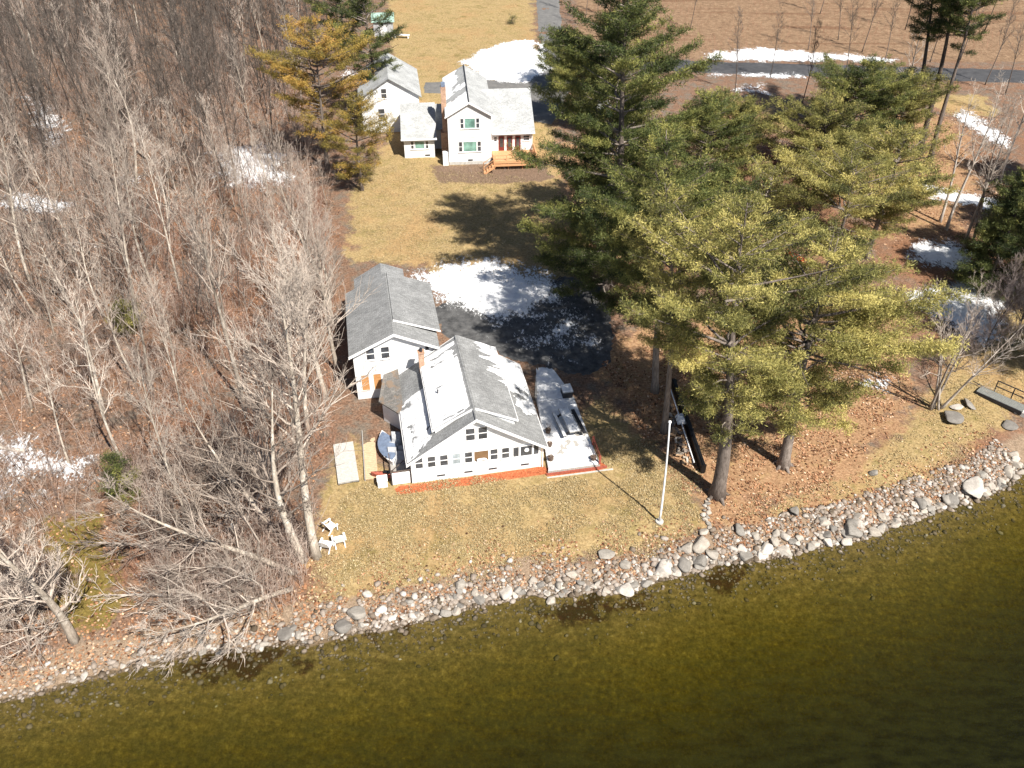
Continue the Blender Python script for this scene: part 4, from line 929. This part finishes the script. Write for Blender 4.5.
# ---- leafless trees
def bare_meshes(h, r0, seed, start=.35, spread=.35, nlimb=26, sub=7, twig=6, mats=('barebark','paletwig'), lean=(0,0), wob=.35, tw=.011, fork=0, limbang=(.45,.95)):
    rd = random.Random(seed); S0, S1, Q0, Q1 = [], [], [], []
    ph = [rd.random()*6 for _ in range(4)]
    def ax(z, k=0):
        t = z/h; return np.array([lean[0]*h*t+wob*(math.sin(t*4+ph[0])-math.sin(ph[0])), lean[1]*h*t+wob*(math.sin(t*3.3+ph[1])-math.sin(ph[1])), z])
    zs = np.linspace(-.35, h, 12); tr_ = MB(); tr_.tube([ax(z) for z in zs], [r0*(1.35 if i == 0 else 1)*max(.05, 1-max(0,z)/h)**.85 for i, z in enumerate(zs)], 7)
    def branch(p, d, L, r, lev):
        nseg = 4 if lev == 0 else 3 if lev == 1 else 2
        pts = [p]; dd = d.copy()
        for j in range(nseg):
            dd = dd+np.array([rd.gauss(0,.13), rd.gauss(0,.13), rd.gauss(.13,.10)]); dd /= np.linalg.norm(dd); pts.append(pts[-1]+dd*L/nseg)
        for j in range(nseg):
            S0.append(pts[j]); S1.append(pts[j+1]); Q0.append(max(tw*.7, r*(1-.8*j/nseg))); Q1.append(max(tw*.55, r*(1-.8*(j+1)/nseg)))
        if lev >= 2: return
        nn = sub if lev == 0 else twig
        for k in range(nn):
            t = rd.uniform(.2,1)*nseg; j = min(nseg-1, int(t)); q = pts[j]+(pts[j+1]-pts[j])*(t-j)
            base = pts[j+1]-pts[j]; base /= np.linalg.norm(base); v = np.array([rd.gauss(0,1), rd.gauss(0,1), rd.gauss(.25,.8)]); v -= base*(v@base); v /= np.linalg.norm(v)
            ang = rd.uniform(.35,.9); nd = base*math.cos(ang)+v*math.sin(ang)
            branch(q, nd, L*rd.uniform(.28,.55), max(tw, r*.42), lev+1)
    for k in range(nlimb):
        t = start+(1-start)*((k+.5)/nlimb)**.9; z = h*min(.985, t+rd.uniform(-.02,.02)); a = k*2.4+rd.uniform(-.5,.5); el = rd.uniform(*limbang)
        L = h*spread*(1.15-t*.75)*rd.uniform(.6,1.2); d = np.array([math.cos(a)*math.cos(el), math.sin(a)*math.cos(el), math.sin(el)])
        branch(ax(z), d, L, r0*(1-t)*.6+.012, 0)
    return (tr_.mesh('trunk', M[mats[0]], True), segs_mesh('branches', S0, S1, Q0, Q1, M[mats[1]], 3))
NB = ('trunk', 'branches')
kinds = [bare_meshes(12.5+1.4*(i % 4), .10+.03*(i % 3), 300+i, .28+.07*(i % 3), .25+.04*(i % 3), 18+2*(i % 3), 6, 4, ('barebark','paletwig'), wob=.3+.2*(i%3), tw=.015, limbang=((.75,1.2) if i % 4 else (.45,.95))) for i in range(8)]
kinds_dark = [bare_meshes(14+i, .10, 350+i, .35, .22, 22, 6, 5, ('darkbark','twigdark'), wob=.4, tw=.014, limbang=(.8,1.25)) for i in range(3)]
WOODS = poly_world([(-70,40),(-40,655),(20,660),(150,635),(285,605),(318,540),(330,420),(336,280),(340,205),(290,140),(320,50),(372,-12),(-120,-20)])
CLEAR = [poly_world(p) for p in ([(45,500),(140,505),(135,640),(60,650)], [(310,470),(350,470),(350,600),(300,610)], [(-20,190),(80,195),(80,218),(-20,218)])]
lo, hi = WOODS.min(0), WOODS.max(0); placed = []
tries = 0; NTREE = 285
while len(placed) < NTREE and tries < 60000:
    tries += 1
    q = np.array([rng.uniform(max(lo[0],-90), hi[0]), rng.uniform(lo[1], min(hi[1], 185))]); a_ = q.reshape(1,2)
    if sdf_poly(WOODS, a_[:,0], a_[:,1])[0] < 0: continue
    if any(sdf_poly(c_, a_[:,0], a_[:,1])[0] > 0 for c_ in CLEAR): continue
    if shore_d(a_[:,0], a_[:,1])[0] < 3: continue
    if q[1] < 56 and rng.random() < .4: continue
    if any((q[0]-r_[0])**2+(q[1]-r_[1])**2 < 2.6**2 for r_ in placed): continue
    placed.append(q)
YP = at(335,170)[:2]
for i, q in enumerate(placed):
    z = float(ground_z(np.array(q[0]), np.array(q[1]))); far = q[1] > 95
    me2 = kinds_dark[i % 3] if (far and rng.random() < .62+.3*(q[0] < -30)) else kinds[int(rng.integers(8))]  # darker bark far back puts the dense thicket's shade into the colour
    sc = rng.uniform(.62,1.3)
    if abs(q[0]-YP[0]) < 10 and -32 < q[1]-YP[1] < 3: sc = rng.uniform(.42,.58)
    put_tree('bare_tree', 'slender leafless grey tree standing in the dense bare thicket left of the houses', 'tree', me2, (q[0],q[1],z), rng.random()*6.28, sc, 'leafless trees of the left thicket', NB, (rng.normal(0,.05), rng.normal(0,.05)))
# named leafless trees
big = bare_meshes(15, .30, 401, .25, .36, 24, 8, 6, ('barebark','paletwig'), wob=.5, tw=.018, lean=(.02,0))
put_tree('bare_tree', 'large pale leafless tree forking wide at the left edge of the lake lawn', 'tree', big, at(303,560), 0, 1.0, None, NB)
slim = bare_meshes(21, .32, 402, .40, .34, 30, 8, 7, ('barebark','paletwig'), wob=.4, tw=.016)
put_tree('bare_tree', 'tallest pale leafless tree, its straight grey trunk right behind the white chairs', 'tree', slim, at(316,556), 1.0, 1.0, None, NB)
lean_ = bare_meshes(12.5, .22, 403, .15, .40, 22, 8, 6, ('barebark','paletwig'), wob=.4, tw=.018, limbang=(.2,.8))
put_tree('bare_tree', 'pale leafless tree leaning far over to the left from the lawn edge', 'tree', lean_, at(292,572), .0, 1.0, None, NB, (0, R(-48)))
put_tree('bare_tree', 'pale leafless tree leaning left between the two other leaning trees and the dark evergreen shrub', 'tree', lean_, at(286,548), -.45, .95, None, NB, (R(-12), R(-40)))
put_tree('bare_tree', 'grey leafless tree whose branches hang over the left slope of the garage roof', 'tree', slim, at(338,372), 2.0, .62, None, NB, (0, R(6)))
put_tree('bare_tree', 'pale leafless tree left of the rear corner of the garage roof', 'tree', big, at(330,330), 3.0, .62, None, NB)
put_tree('bare_tree', 'wide pale leafless tree between the weathered dock section and the garage', 'tree', big, at(326,400), 4.4, .85, None, NB, (0, R(5)))
put_tree('bare_tree', 'low pale leafless tree sprawling left toward the water', 'tree', lean_, at(288,590), .45, .8, None, NB, (R(18), R(-58)))
ll = bare_meshes(12.5, .30, 404, .22, .34, 24, 8, 7, ('barebark','paletwig'), wob=.5, tw=.018, lean=(-.02,0))
put_tree('bare_tree', 'grey leafless tree with thick trunk at the left shore corner', 'tree', ll, at(74,640), .5, 1.0, None, NB, (0, R(-4)))
sh2 = bare_meshes(5.5, .09, 405, .05, .55, 26, 8, 7, ('barebark','paletwig'), wob=.3, tw=.012, limbang=(.0,.7))
for i, (px, s, rz, lb) in enumerate([((30,655),1.0,0,'bare grey shrub spreading over the bank in the lower left corner'), ((250,612),.9,1.2,'bare grey shrub hanging over the dark weed at the shore'), ((195,560),.9,2.2,'bare shrub between the mossy patch and the sprawling tree'), ((230,500),1.0,3.1,'bare shrub behind the sprawling leafless tree'), ((175,610),.7,4.0,'bare shrub low on the bank right of the mossy patch')]):
    put_tree('bare_shrub', lb, 'shrub', sh2, at(*px), rz, s, None, ('stems','branches'))
shm = bare_meshes(6.5, .07, 407, .04, .5, 30, 8, 7, ('twigdark','twigmauve'), wob=.3, tw=.012, limbang=(.4,1.1))
for px, sc_, rz, lb in (((985,352),1.0,0,'mauve leafless thicket bush right of the birch clump'),((1012,345),1.1,2,'mauve leafless bush at the right edge above the dock ramp'),((1000,322),.9,4,'mauve leafless bush in front of the dark spruce at the right'),((955,372),.7,5,'small mauve leafless bush just right of the birch stems')):
    put_tree('bare_shrub', lb, 'shrub', shm, at(*px), rz, sc_, None, ('stems','branches'))
bt = bare_meshes(13, .13, 406, .35, .22, 18, 5, 5, ('birch','paletwig'), wob=.3, tw=.01)
b0_ = at(437, 0) if False else at(936, 410)
bc = thing('birch_clump', 'clump of pale leafless stems fanning out from one root on the right bank', 'tree', b0_)
for k, (tx, ty) in enumerate([(.02,-.10),(.10,-.02),(.26,.05),(.34,-.05),(.42,.12),(.55,.02)]):
    st_ = obj('trunk', bt[0], bc); st_.rotation_euler = (-ty, tx, k*1.3); st_.location = (.22*k-.5, .12*(k % 3), 0); st_.scale = (.9-.03*k,)*3; obj('branches', bt[1], st_)
THIN = [((940,222),'thin pale leafless tree nearest the pines in the snowy strip at the right'),((946,230),'thin leafless tree right beside the first pale one in the snowy strip'),((962,252),'taller thin leafless tree at the lower edge of the snowy strip'),((968,256),'thin leaning leafless tree at the right end of the snowy strip'),((898,132),'thin grey leafless tree left of the three tall dark trunks'),((1000,180),'thin leafless tree by the right hand blue shaded snow')]
th_ = [bare_meshes(15, .17, 410+i, .38, .2, 20, 6, 5, ('birch','paletwig'), wob=.35, tw=.011) for i in range(2)]
for i, (px, lb) in enumerate(THIN): put_tree('bare_tree', lb, 'tree', th_[i % 2], at(*px), i*1.7, rng.uniform(.9,1.1), None, NB, (0, .03*(i % 3)))
ROADT = [(690,30),(735,92),(770,78),(800,112),(808,50),(845,75),(862,52),(885,60),(960,60),(985,85),(1005,95),(1022,120),(930,62),(838,40),(905,30),(820,14),(585,22),(597,30),(608,20),(570,12),(985,30)]
for i, px in enumerate(ROADT):
    put_tree('bare_tree', 'thin dark leafless tree along the crossing road at the upper right', 'tree', kinds_dark[i % 3], at(*px), i*2.1, rng.uniform(.6,.9), 'leafless trees along the upper road', NB, (rng.normal(0,.04), rng.normal(0,.04)))

fl_ = bare_meshes(8, .16, 420, .12, .30, 20, 5, 4, ('birch','paletwig'), wob=.25, tw=.016)
for px, a, lb in (((190,553), 74, 'pale fallen trunk lying on the leaf litter right of the mossy patch'), ((215,600), 80, 'pale fallen trunk lying just above the shore right of the mossy patch'), ((262,520), 70, 'pale fallen trunk in the brush behind the leaning trees'), ((20,452), 85, 'pale fallen trunk across the snow patch at the left edge')):
    b_ = at(*px); b_[2] += .12; put_tree('fallen_log', lb, 'log', fl_, b_, rng.uniform(-.3,.3), 1, None, NB, (0, -R(a+8)))
# ---- bare brush filling the thicket floor (nobody could count the stems)
def brush(name, polys, n, hmin, hmax, mat, label, tonemu=.5, weight=None):
    P = []
    for pl, k in zip(polys, n):
        W = poly_world(pl); lo, hi = W.min(0), W.max(0); got = 0
        while got < k:
            q = rng.uniform(lo, hi, (k*3,2)); q = q[(sdf_poly(W, q[:,0], q[:,1])+(fbm(q[:,0]*.3, q[:,1]*.3, 3)-.5)*6) > 0]
            q = q[shore_d(q[:,0], q[:,1]) > .8]
            q = q[fbm(q[:,0]*.22+9, q[:,1]*.22, 3) > rng.uniform(.3,.6,len(q))][:k-got]; P.append(q); got += len(q)
    P = np.concatenate(P); m = len(P); z = ground_z(P[:,0], P[:,1]); h = rng.uniform(hmin, hmax, m)*rng.uniform(.5,1,m)
    tone = np.clip(rng.normal(tonemu,.22,m), 0, 1)
    A = np.stack([P[:,0], P[:,1], z-.05], 1); S0, S1, R0, R1, T = [], [], [], [], []
    d = rng.normal(0,.22,(m,3)); d[:,2] = 1; B = A+d*h[:,None]*.55; d2 = d+rng.normal(0,.15,(m,3)); Ct = B+d2*h[:,None]*.45
    r = .008+.004*h
    S0 += [A,B]; S1 += [B,Ct]; R0 += [r,r*.7]; R1 += [r*.7,r*.3]; T += [tone,tone]
    for k in range(7):
        t = rng.uniform(.25,1,(m,1)); s = np.where(t < .55, A+(B-A)*t/.55, B+(Ct-B)*(t-.55)/.45); e = rng.normal(0,.6,(m,3)); e[:,2] = np.abs(e[:,2])*.8+.35
        S0.append(s); S1.append(s+e*h[:,None]*rng.uniform(.12,.32,(m,1))); R0.append(r*.5); R1.append(r*.25); T.append(np.clip(tone+.1, 0, 1))
    o = obj(name, segs_mesh(name, np.concatenate(S0), np.concatenate(S1), np.concatenate(R0), np.concatenate(R1), mat, 3, np.concatenate(T)))
    return tag(o, label, 'brush', None, 'stuff')
brush('brush', [[(-30,30),(-30,640),(120,500),(330,450),(335,200),(300,60),(-30,0)], [(130,480),(310,470),(310,560),(285,625),(150,640)], [(-20,560),(60,600),(80,650),(-20,690)]], [13000, 1800, 600], .8, 4.6, M['brush'], 'tangle of grey leafless brush filling the thicket on the left', .55)
brush('russet_brush', [[(110,200),(330,180),(330,470),(180,440),(130,330)], [(180,0),(330,0),(300,120),(180,120)], [(120,500),(300,520),(280,600),(130,600)]], [3600, 900, 600], .8, 2.6, M['redbrush'], 'russet leafless undergrowth under the left trees', .5)
brush('distant_saplings', [[(-60,-20),(300,-20),(330,30),(290,110),(150,150),(-60,170)], [(-60,120),(150,120),(280,160),(300,330),(120,330),(-60,330)]], [1500, 420], 6, 13, M['darkbrush'], 'mass of thin dark saplings too many to count at the back of the left thicket', .45)
brush('meadow_stalks', [[(580,-20),(1030,-20),(1030,56),(620,52)]], [2600], .4, 1.6, M['redbrush'], 'dry reddish brown stalks standing across the far meadow', .45)
brush('bed_shrubs', [[(432,168),(548,160),(552,178),(445,182)]], [160], .3, .8, M['brush'], 'dry brown stems in the planting bed before the cedar deck', .35)

def litter(name, polys, n, smin, smax, mat, label, up=.25, mu=.5, wand=5):
    P = []
    for pl, k in zip(polys, n):
        W = poly_world(pl) if pl is not None else None
        if W is None:
            sdist = iA_-10+(iB_-iA_+10)*rng.random(k); P.append(np.array([shore_pt(a_, d_) for a_, d_ in zip(sdist, .25+np.abs(rng.normal(0,1.9,k)))])); continue
        lo, hi = W.min(0), W.max(0); q = rng.uniform(lo, hi, (k*4,2)); q = q[(sdf_poly(W, q[:,0], q[:,1])+(fbm(q[:,0]*.3, q[:,1]*.3, 3)-.5)*wand) > 0]
        q = q[shore_d(q[:,0], q[:,1]) > .4]; q = q[fbm(q[:,0]*.9+5, q[:,1]*.9, 4) > rng.uniform(.3,.62,len(q))]; P.append(q[:k])
    P = np.concatenate(P); m = len(P); z = ground_z(P[:,0], P[:,1]); sz = rng.uniform(smin, smax, m)
    th = rng.random(m)*6.28; u = np.stack([np.cos(th), np.sin(th), rng.normal(0,up,m)], 1); v = np.stack([-np.sin(th), np.cos(th), rng.normal(0,up,m)], 1)
    C = np.stack([P[:,0], P[:,1], z+.03+sz*up*.7], 1); a = (u*sz[:,None]*.5); b_ = (v*sz[:,None]*rng.uniform(.22,.5,(m,1)))
    V = np.stack([C-a, C-b_*1.0, C+a, C+b_], 1).reshape(-1,3); T = np.repeat(np.clip(rng.normal(mu,.28,m),0,1), 4)
    o = obj(name, np_mesh(name, V, None, np.arange(m*4).reshape(-1,4), [mat], {'tone': T})); return tag(o, label, 'leaves' if 'lea' in name else 'grass', None, 'stuff')
cum = np.concatenate([[0], np.cumsum(np.hypot(*np.diff(SHORE, axis=0).T))]); iA_, iB_ = cum[4], cum[-3]
def shore_pt(s, d):
    i = min(len(SHORE)-2, max(0, int(np.searchsorted(cum, s)-1))); e = SHORE[i+1]-SHORE[i]; e /= np.linalg.norm(e); p = SHORE[i]+e*(s-cum[i]); return p+np.array([-e[1], e[0]])*d
leafm = mat_brush('fallen_leaves', [(0,(.06,.03,.018)),(.35,(.20,.095,.05)),(.65,(.38,.20,.11)),(1,(.56,.40,.28))])
litter('fallen_leaves', [[(-30,100),(-30,640),(120,650),(300,600),(335,470),(340,200),(300,60),(-30,60)], [(590,360),(680,330),(880,330),(915,400),(880,450),(820,495),(740,525),(700,500)], [(860,110),(1000,110),(1010,260),(880,260)], None], [26000, 9000, 5000, 9000], .10, .24, leafm, 'fallen russet leaves scattered over the ground under the trees and along the bank')
grassm = mat_brush('dry_grass', [(0,(.17,.125,.06)),(.4,(.26,.20,.105)),(.75,(.36,.285,.16)),(1,(.45,.37,.23))])
litter('grass', [[(318,600),(330,490),(352,492),(392,500),(470,492),(548,484),(610,474),(660,440),(705,510),(715,530),(640,552),(560,566),(470,578),(400,592),(350,604)], [(352,262),(350,200),(372,165),(395,150),(440,170),(545,180),(560,200),(575,260),(560,280),(450,285),(425,265)], [(735,515),(840,470),(900,430),(960,350),(1010,300),(1060,330),(1030,400),(985,440),(930,478),(860,500),(790,520)], [(392,60),(385,0),(531,-5),(536,45),(470,60),(430,80)]], [36000, 22000, 18000, 14000], .05, .115, grassm, 'short dry tufted grass of the open lawns', .5)
# ------------------------------------------------------------------ rocks
def rock_mesh(seed, sub=2, flat=.7):
    bm = bmesh.new(); bmesh.ops.create_icosphere(bm, subdivisions=sub, radius=.5); rd = np.random.default_rng(seed)
    pl = rd.normal(0,1,(9,3)); pl /= np.linalg.norm(pl, axis=1, keepdims=True); dd = rd.uniform(.20,.42,9)
    for v in bm.verts:
        p = np.array(v.co)
        for n_, d_ in zip(pl, dd):
            s = p@n_-d_
            if s > 0: p = p-n_*s*.95
        p = p*[1, rd.uniform(.99,1.01), flat]; v.co = p
    me = bpy.data.meshes.new('rock'); bm.to_mesh(me); bm.free(); me.materials.append(M['rock'])
    me.polygons.foreach_set('use_smooth', [True]*len(me.polygons)); 
    return me
RM = [rock_mesh(500+i, 3, .55+.06*(i % 5)) for i in range(9)]
def put_rock(x, y, s, label, group=None, el=1.0, dz=None):
    o = bpy.data.objects.new('shore_rock', RM[int(rng.integers(9))]); link(o)
    z = float(ground_z(np.array(x), np.array(y))); o.location = (x, y, z+s*.16 if dz is None else z+dz)
    o.scale = (s*el, s, s*rng.uniform(.8,1.05)); o.rotation_euler = (rng.normal(0,.2), rng.normal(0,.2), rng.random()*6.28)
    tag(o, label, 'rock', group); return o
BIG = [((664,572),1.9,'largest pale boulder of the middle shore, at the water line below the flagpole'),((700,546),1.5,'rounded white boulder on the bank below the thick pine trunk'),((700,564),1.3,'pale boulder at the waterline just below the rounded white boulder'),((684,566),1.2,'pale boulder between the largest boulder and the thick pine'),((687,549),1.1,'upright grey boulder left of the rounded white one'),((713,555),1.1,'white boulder right of the rounded white one'),((551,602),1.0,'lone blue grey boulder standing in the shallow water'),((460,586),1.1,'single white boulder on the left part of the middle bank'),((606,556),1.2,'flat grey green boulder at the upper edge of the bank'),((703,533),.8,'small white boulder uphill of the bank below the pine roots'),((973,491),2.1,'big grey boulder on the right bank near the waterline'),((851,533),1.6,'smooth grey boulder at the waterline of the right shore'),((875,534),1.0,'grey boulder lying in the water right of the smooth one'),((794,512),1.2,'white boulder alone on the needle covered grass'),((874,474),.8,'small pale stone on the right lawn'),((740,531),1.0,'dark grey boulder at the top of the bank right of the thick pine'),((1008,427),1.3,'flat grey slab under the dock ramp'),((952,420),1.9,'flat pale slab in front of the birch clump'),((955,408),1.1,'small flat stone behind the pale slab by the birch clump'),((969,406),1.2,'flat grey stone right of the birch clump'),((286,635),1.3,'flat grey boulder at the left waterline'),((345,628),1.2,'blue grey boulder on the left part of the shore')]
for px, s, lb in BIG:
    p = at(*px); o = put_rock(p[0], p[1], s*.88, lb, None, 1.25)
    if 'flat' in lb or 'slab' in lb: o.scale[2] = s*.35
cum = np.concatenate([[0], np.cumsum(np.hypot(*np.diff(SHORE, axis=0).T))])
def shore_pt(s, d):
    i = min(len(SHORE)-2, int(np.searchsorted(cum, s)-1)); e = SHORE[i+1]-SHORE[i]; e /= np.linalg.norm(e); p = SHORE[i]+e*(s-cum[i]); return p+np.array([-e[1], e[0]])*d
iA = cum[4]; iB = cum[-3]
for k in range(268):
    u = rng.random(); s = iA+(iB-iA)*(u**.72); d = abs(rng.normal(0,.8))-.3; 
    if s < cum[14]: d = min(d, .9); sz = rng.uniform(.25,.6)
    else: sz = float(np.clip(rng.lognormal(-.66,.32), .32, 1.1))
    p = shore_pt(s, d); put_rock(p[0], p[1], sz, 'pale grey rock packed into the stone bank along the lake edge', 'rocks of the stone bank', rng.uniform(1,1.35))
# path of white stones below the thick pine
for k in range(14):
    p = at(707+rng.normal(0,1.8), 500+k*2.2); put_rock(p[0], p[1], rng.uniform(.28,.5), 'small white stone in the short line leading from the thick pine to the bank', 'white stones below the thick pine')
# the small stones, on the bank and under the shallow water
def stones(name, S, D, size, label, tone):
    bm = bmesh.new(); bmesh.ops.create_icosphere(bm, subdivisions=1, radius=.5); bv = np.array([v.co[:] for v in bm.verts]); bf = np.array([[v.index for v in f.verts] for f in bm.faces]); bm.free()
    m = len(S); P = np.array([shore_pt(s, d) for s, d in zip(S, D)]); Z = ground_z(P[:,0], P[:,1]); th = rng.random(m)*6.28
    v = bv[None]*(1+rng.normal(0,.16,(m,len(bv),1))); v = v*np.stack([size*rng.uniform(1,1.5,m), size, size*rng.uniform(.5,.8,m)], 1)[:,None]
    c_, s_ = np.cos(th)[:,None], np.sin(th)[:,None]; x = v[...,0]*c_-v[...,1]*s_; y = v[...,0]*s_+v[...,1]*c_
    V = np.stack([x+P[:,:1], y+P[:,1:], v[...,2]+(Z+size*.12)[:,None]], -1).reshape(-1,3); F = (bf[None]+(np.arange(m)*len(bv))[:,None,None]).reshape(-1,3)
    o = obj(name, np_mesh(name, V, F, None, [M['stones']], {'tone': np.repeat(tone, len(bv))}, False)); return tag(o, label, 'stones', None, 'stuff')
m = 6800; S_ = iA-6+(iB-iA+6)*rng.random(m)**.85; D_ = np.abs(rng.normal(0,1.0,m))-.3; right = S_ > cum[-9]-8; D_ = np.where(right, rng.uniform(-.4,2.6,m), D_)
keep = (S_ > cum[13]) | (rng.random(m) < .35); S_ = S_[keep]; D_ = D_[keep]; m = len(S_)
sz_ = np.clip(rng.lognormal(-1.62,.38,m), .09, .46)
stones('bank_stones', S_, D_, sz_, 'small stones and cobbles packed along the lake bank', np.clip(rng.normal(.58,.25,m)-.25*(D_ < -.05), 0, 1))
m = 2300; S_ = iA-6+(iB-iA+6)*rng.random(m); D_ = -.2-np.abs(rng.normal(0,1.4,m)); stones('lakebed_stones', S_, D_, np.clip(rng.lognormal(-2.0,.42,m), .05, .4), 'small stones on the lake bed under the shallow water', np.clip(rng.normal(.34,.22,m), 0, 1))
# stray leaves and twigs on the open ground
# ------------------------------------------------------------------ light, sky, camera
EL = R(50); SUN = np.array([.6*math.cos(EL), -.8*math.cos(EL), math.sin(EL)])
sun = bpy.data.lights.new('sun', 'SUN'); sun.energy = 5.0; sun.angle = R(.55); sun.color = (1.0, .94, .84)
so = bpy.data.objects.new('sun', sun); link(so); so.rotation_euler = Vector(-SUN).to_track_quat('-Z', 'Y').to_euler()
W = bpy.data.worlds.new('World'); scn.world = W; W.use_nodes = True
nt = W.node_tree; bg = nt.nodes['Background']; sky = nt.nodes.new('ShaderNodeTexSky'); sky.sky_type = 'NISHITA'; sky.sun_disc = False
sky.sun_elevation = EL; sky.sun_rotation = math.atan2(SUN[0], SUN[1]); sky.altitude = 100; sky.air_density = 1; sky.dust_density = .8
nt.links.new(sky.outputs[0], bg.inputs[0]); bg.inputs[1].default_value = .05
cam = bpy.data.cameras.new('camera'); co = bpy.data.objects.new('camera', cam); link(co)
cam.sensor_width = 36; cam.lens = FPX/1024*36; cam.clip_end = 5000; cam.clip_start = .5
co.location = (0, 0, CAMH); co.rotation_euler = (R(90)-PITCH, 0, 0); scn.camera = co
vs = scn.view_settings; vs.view_transform = 'Standard'; vs.look = 'None'; vs.exposure = .98; vs.gamma = 1; vs.use_curve_mapping = False
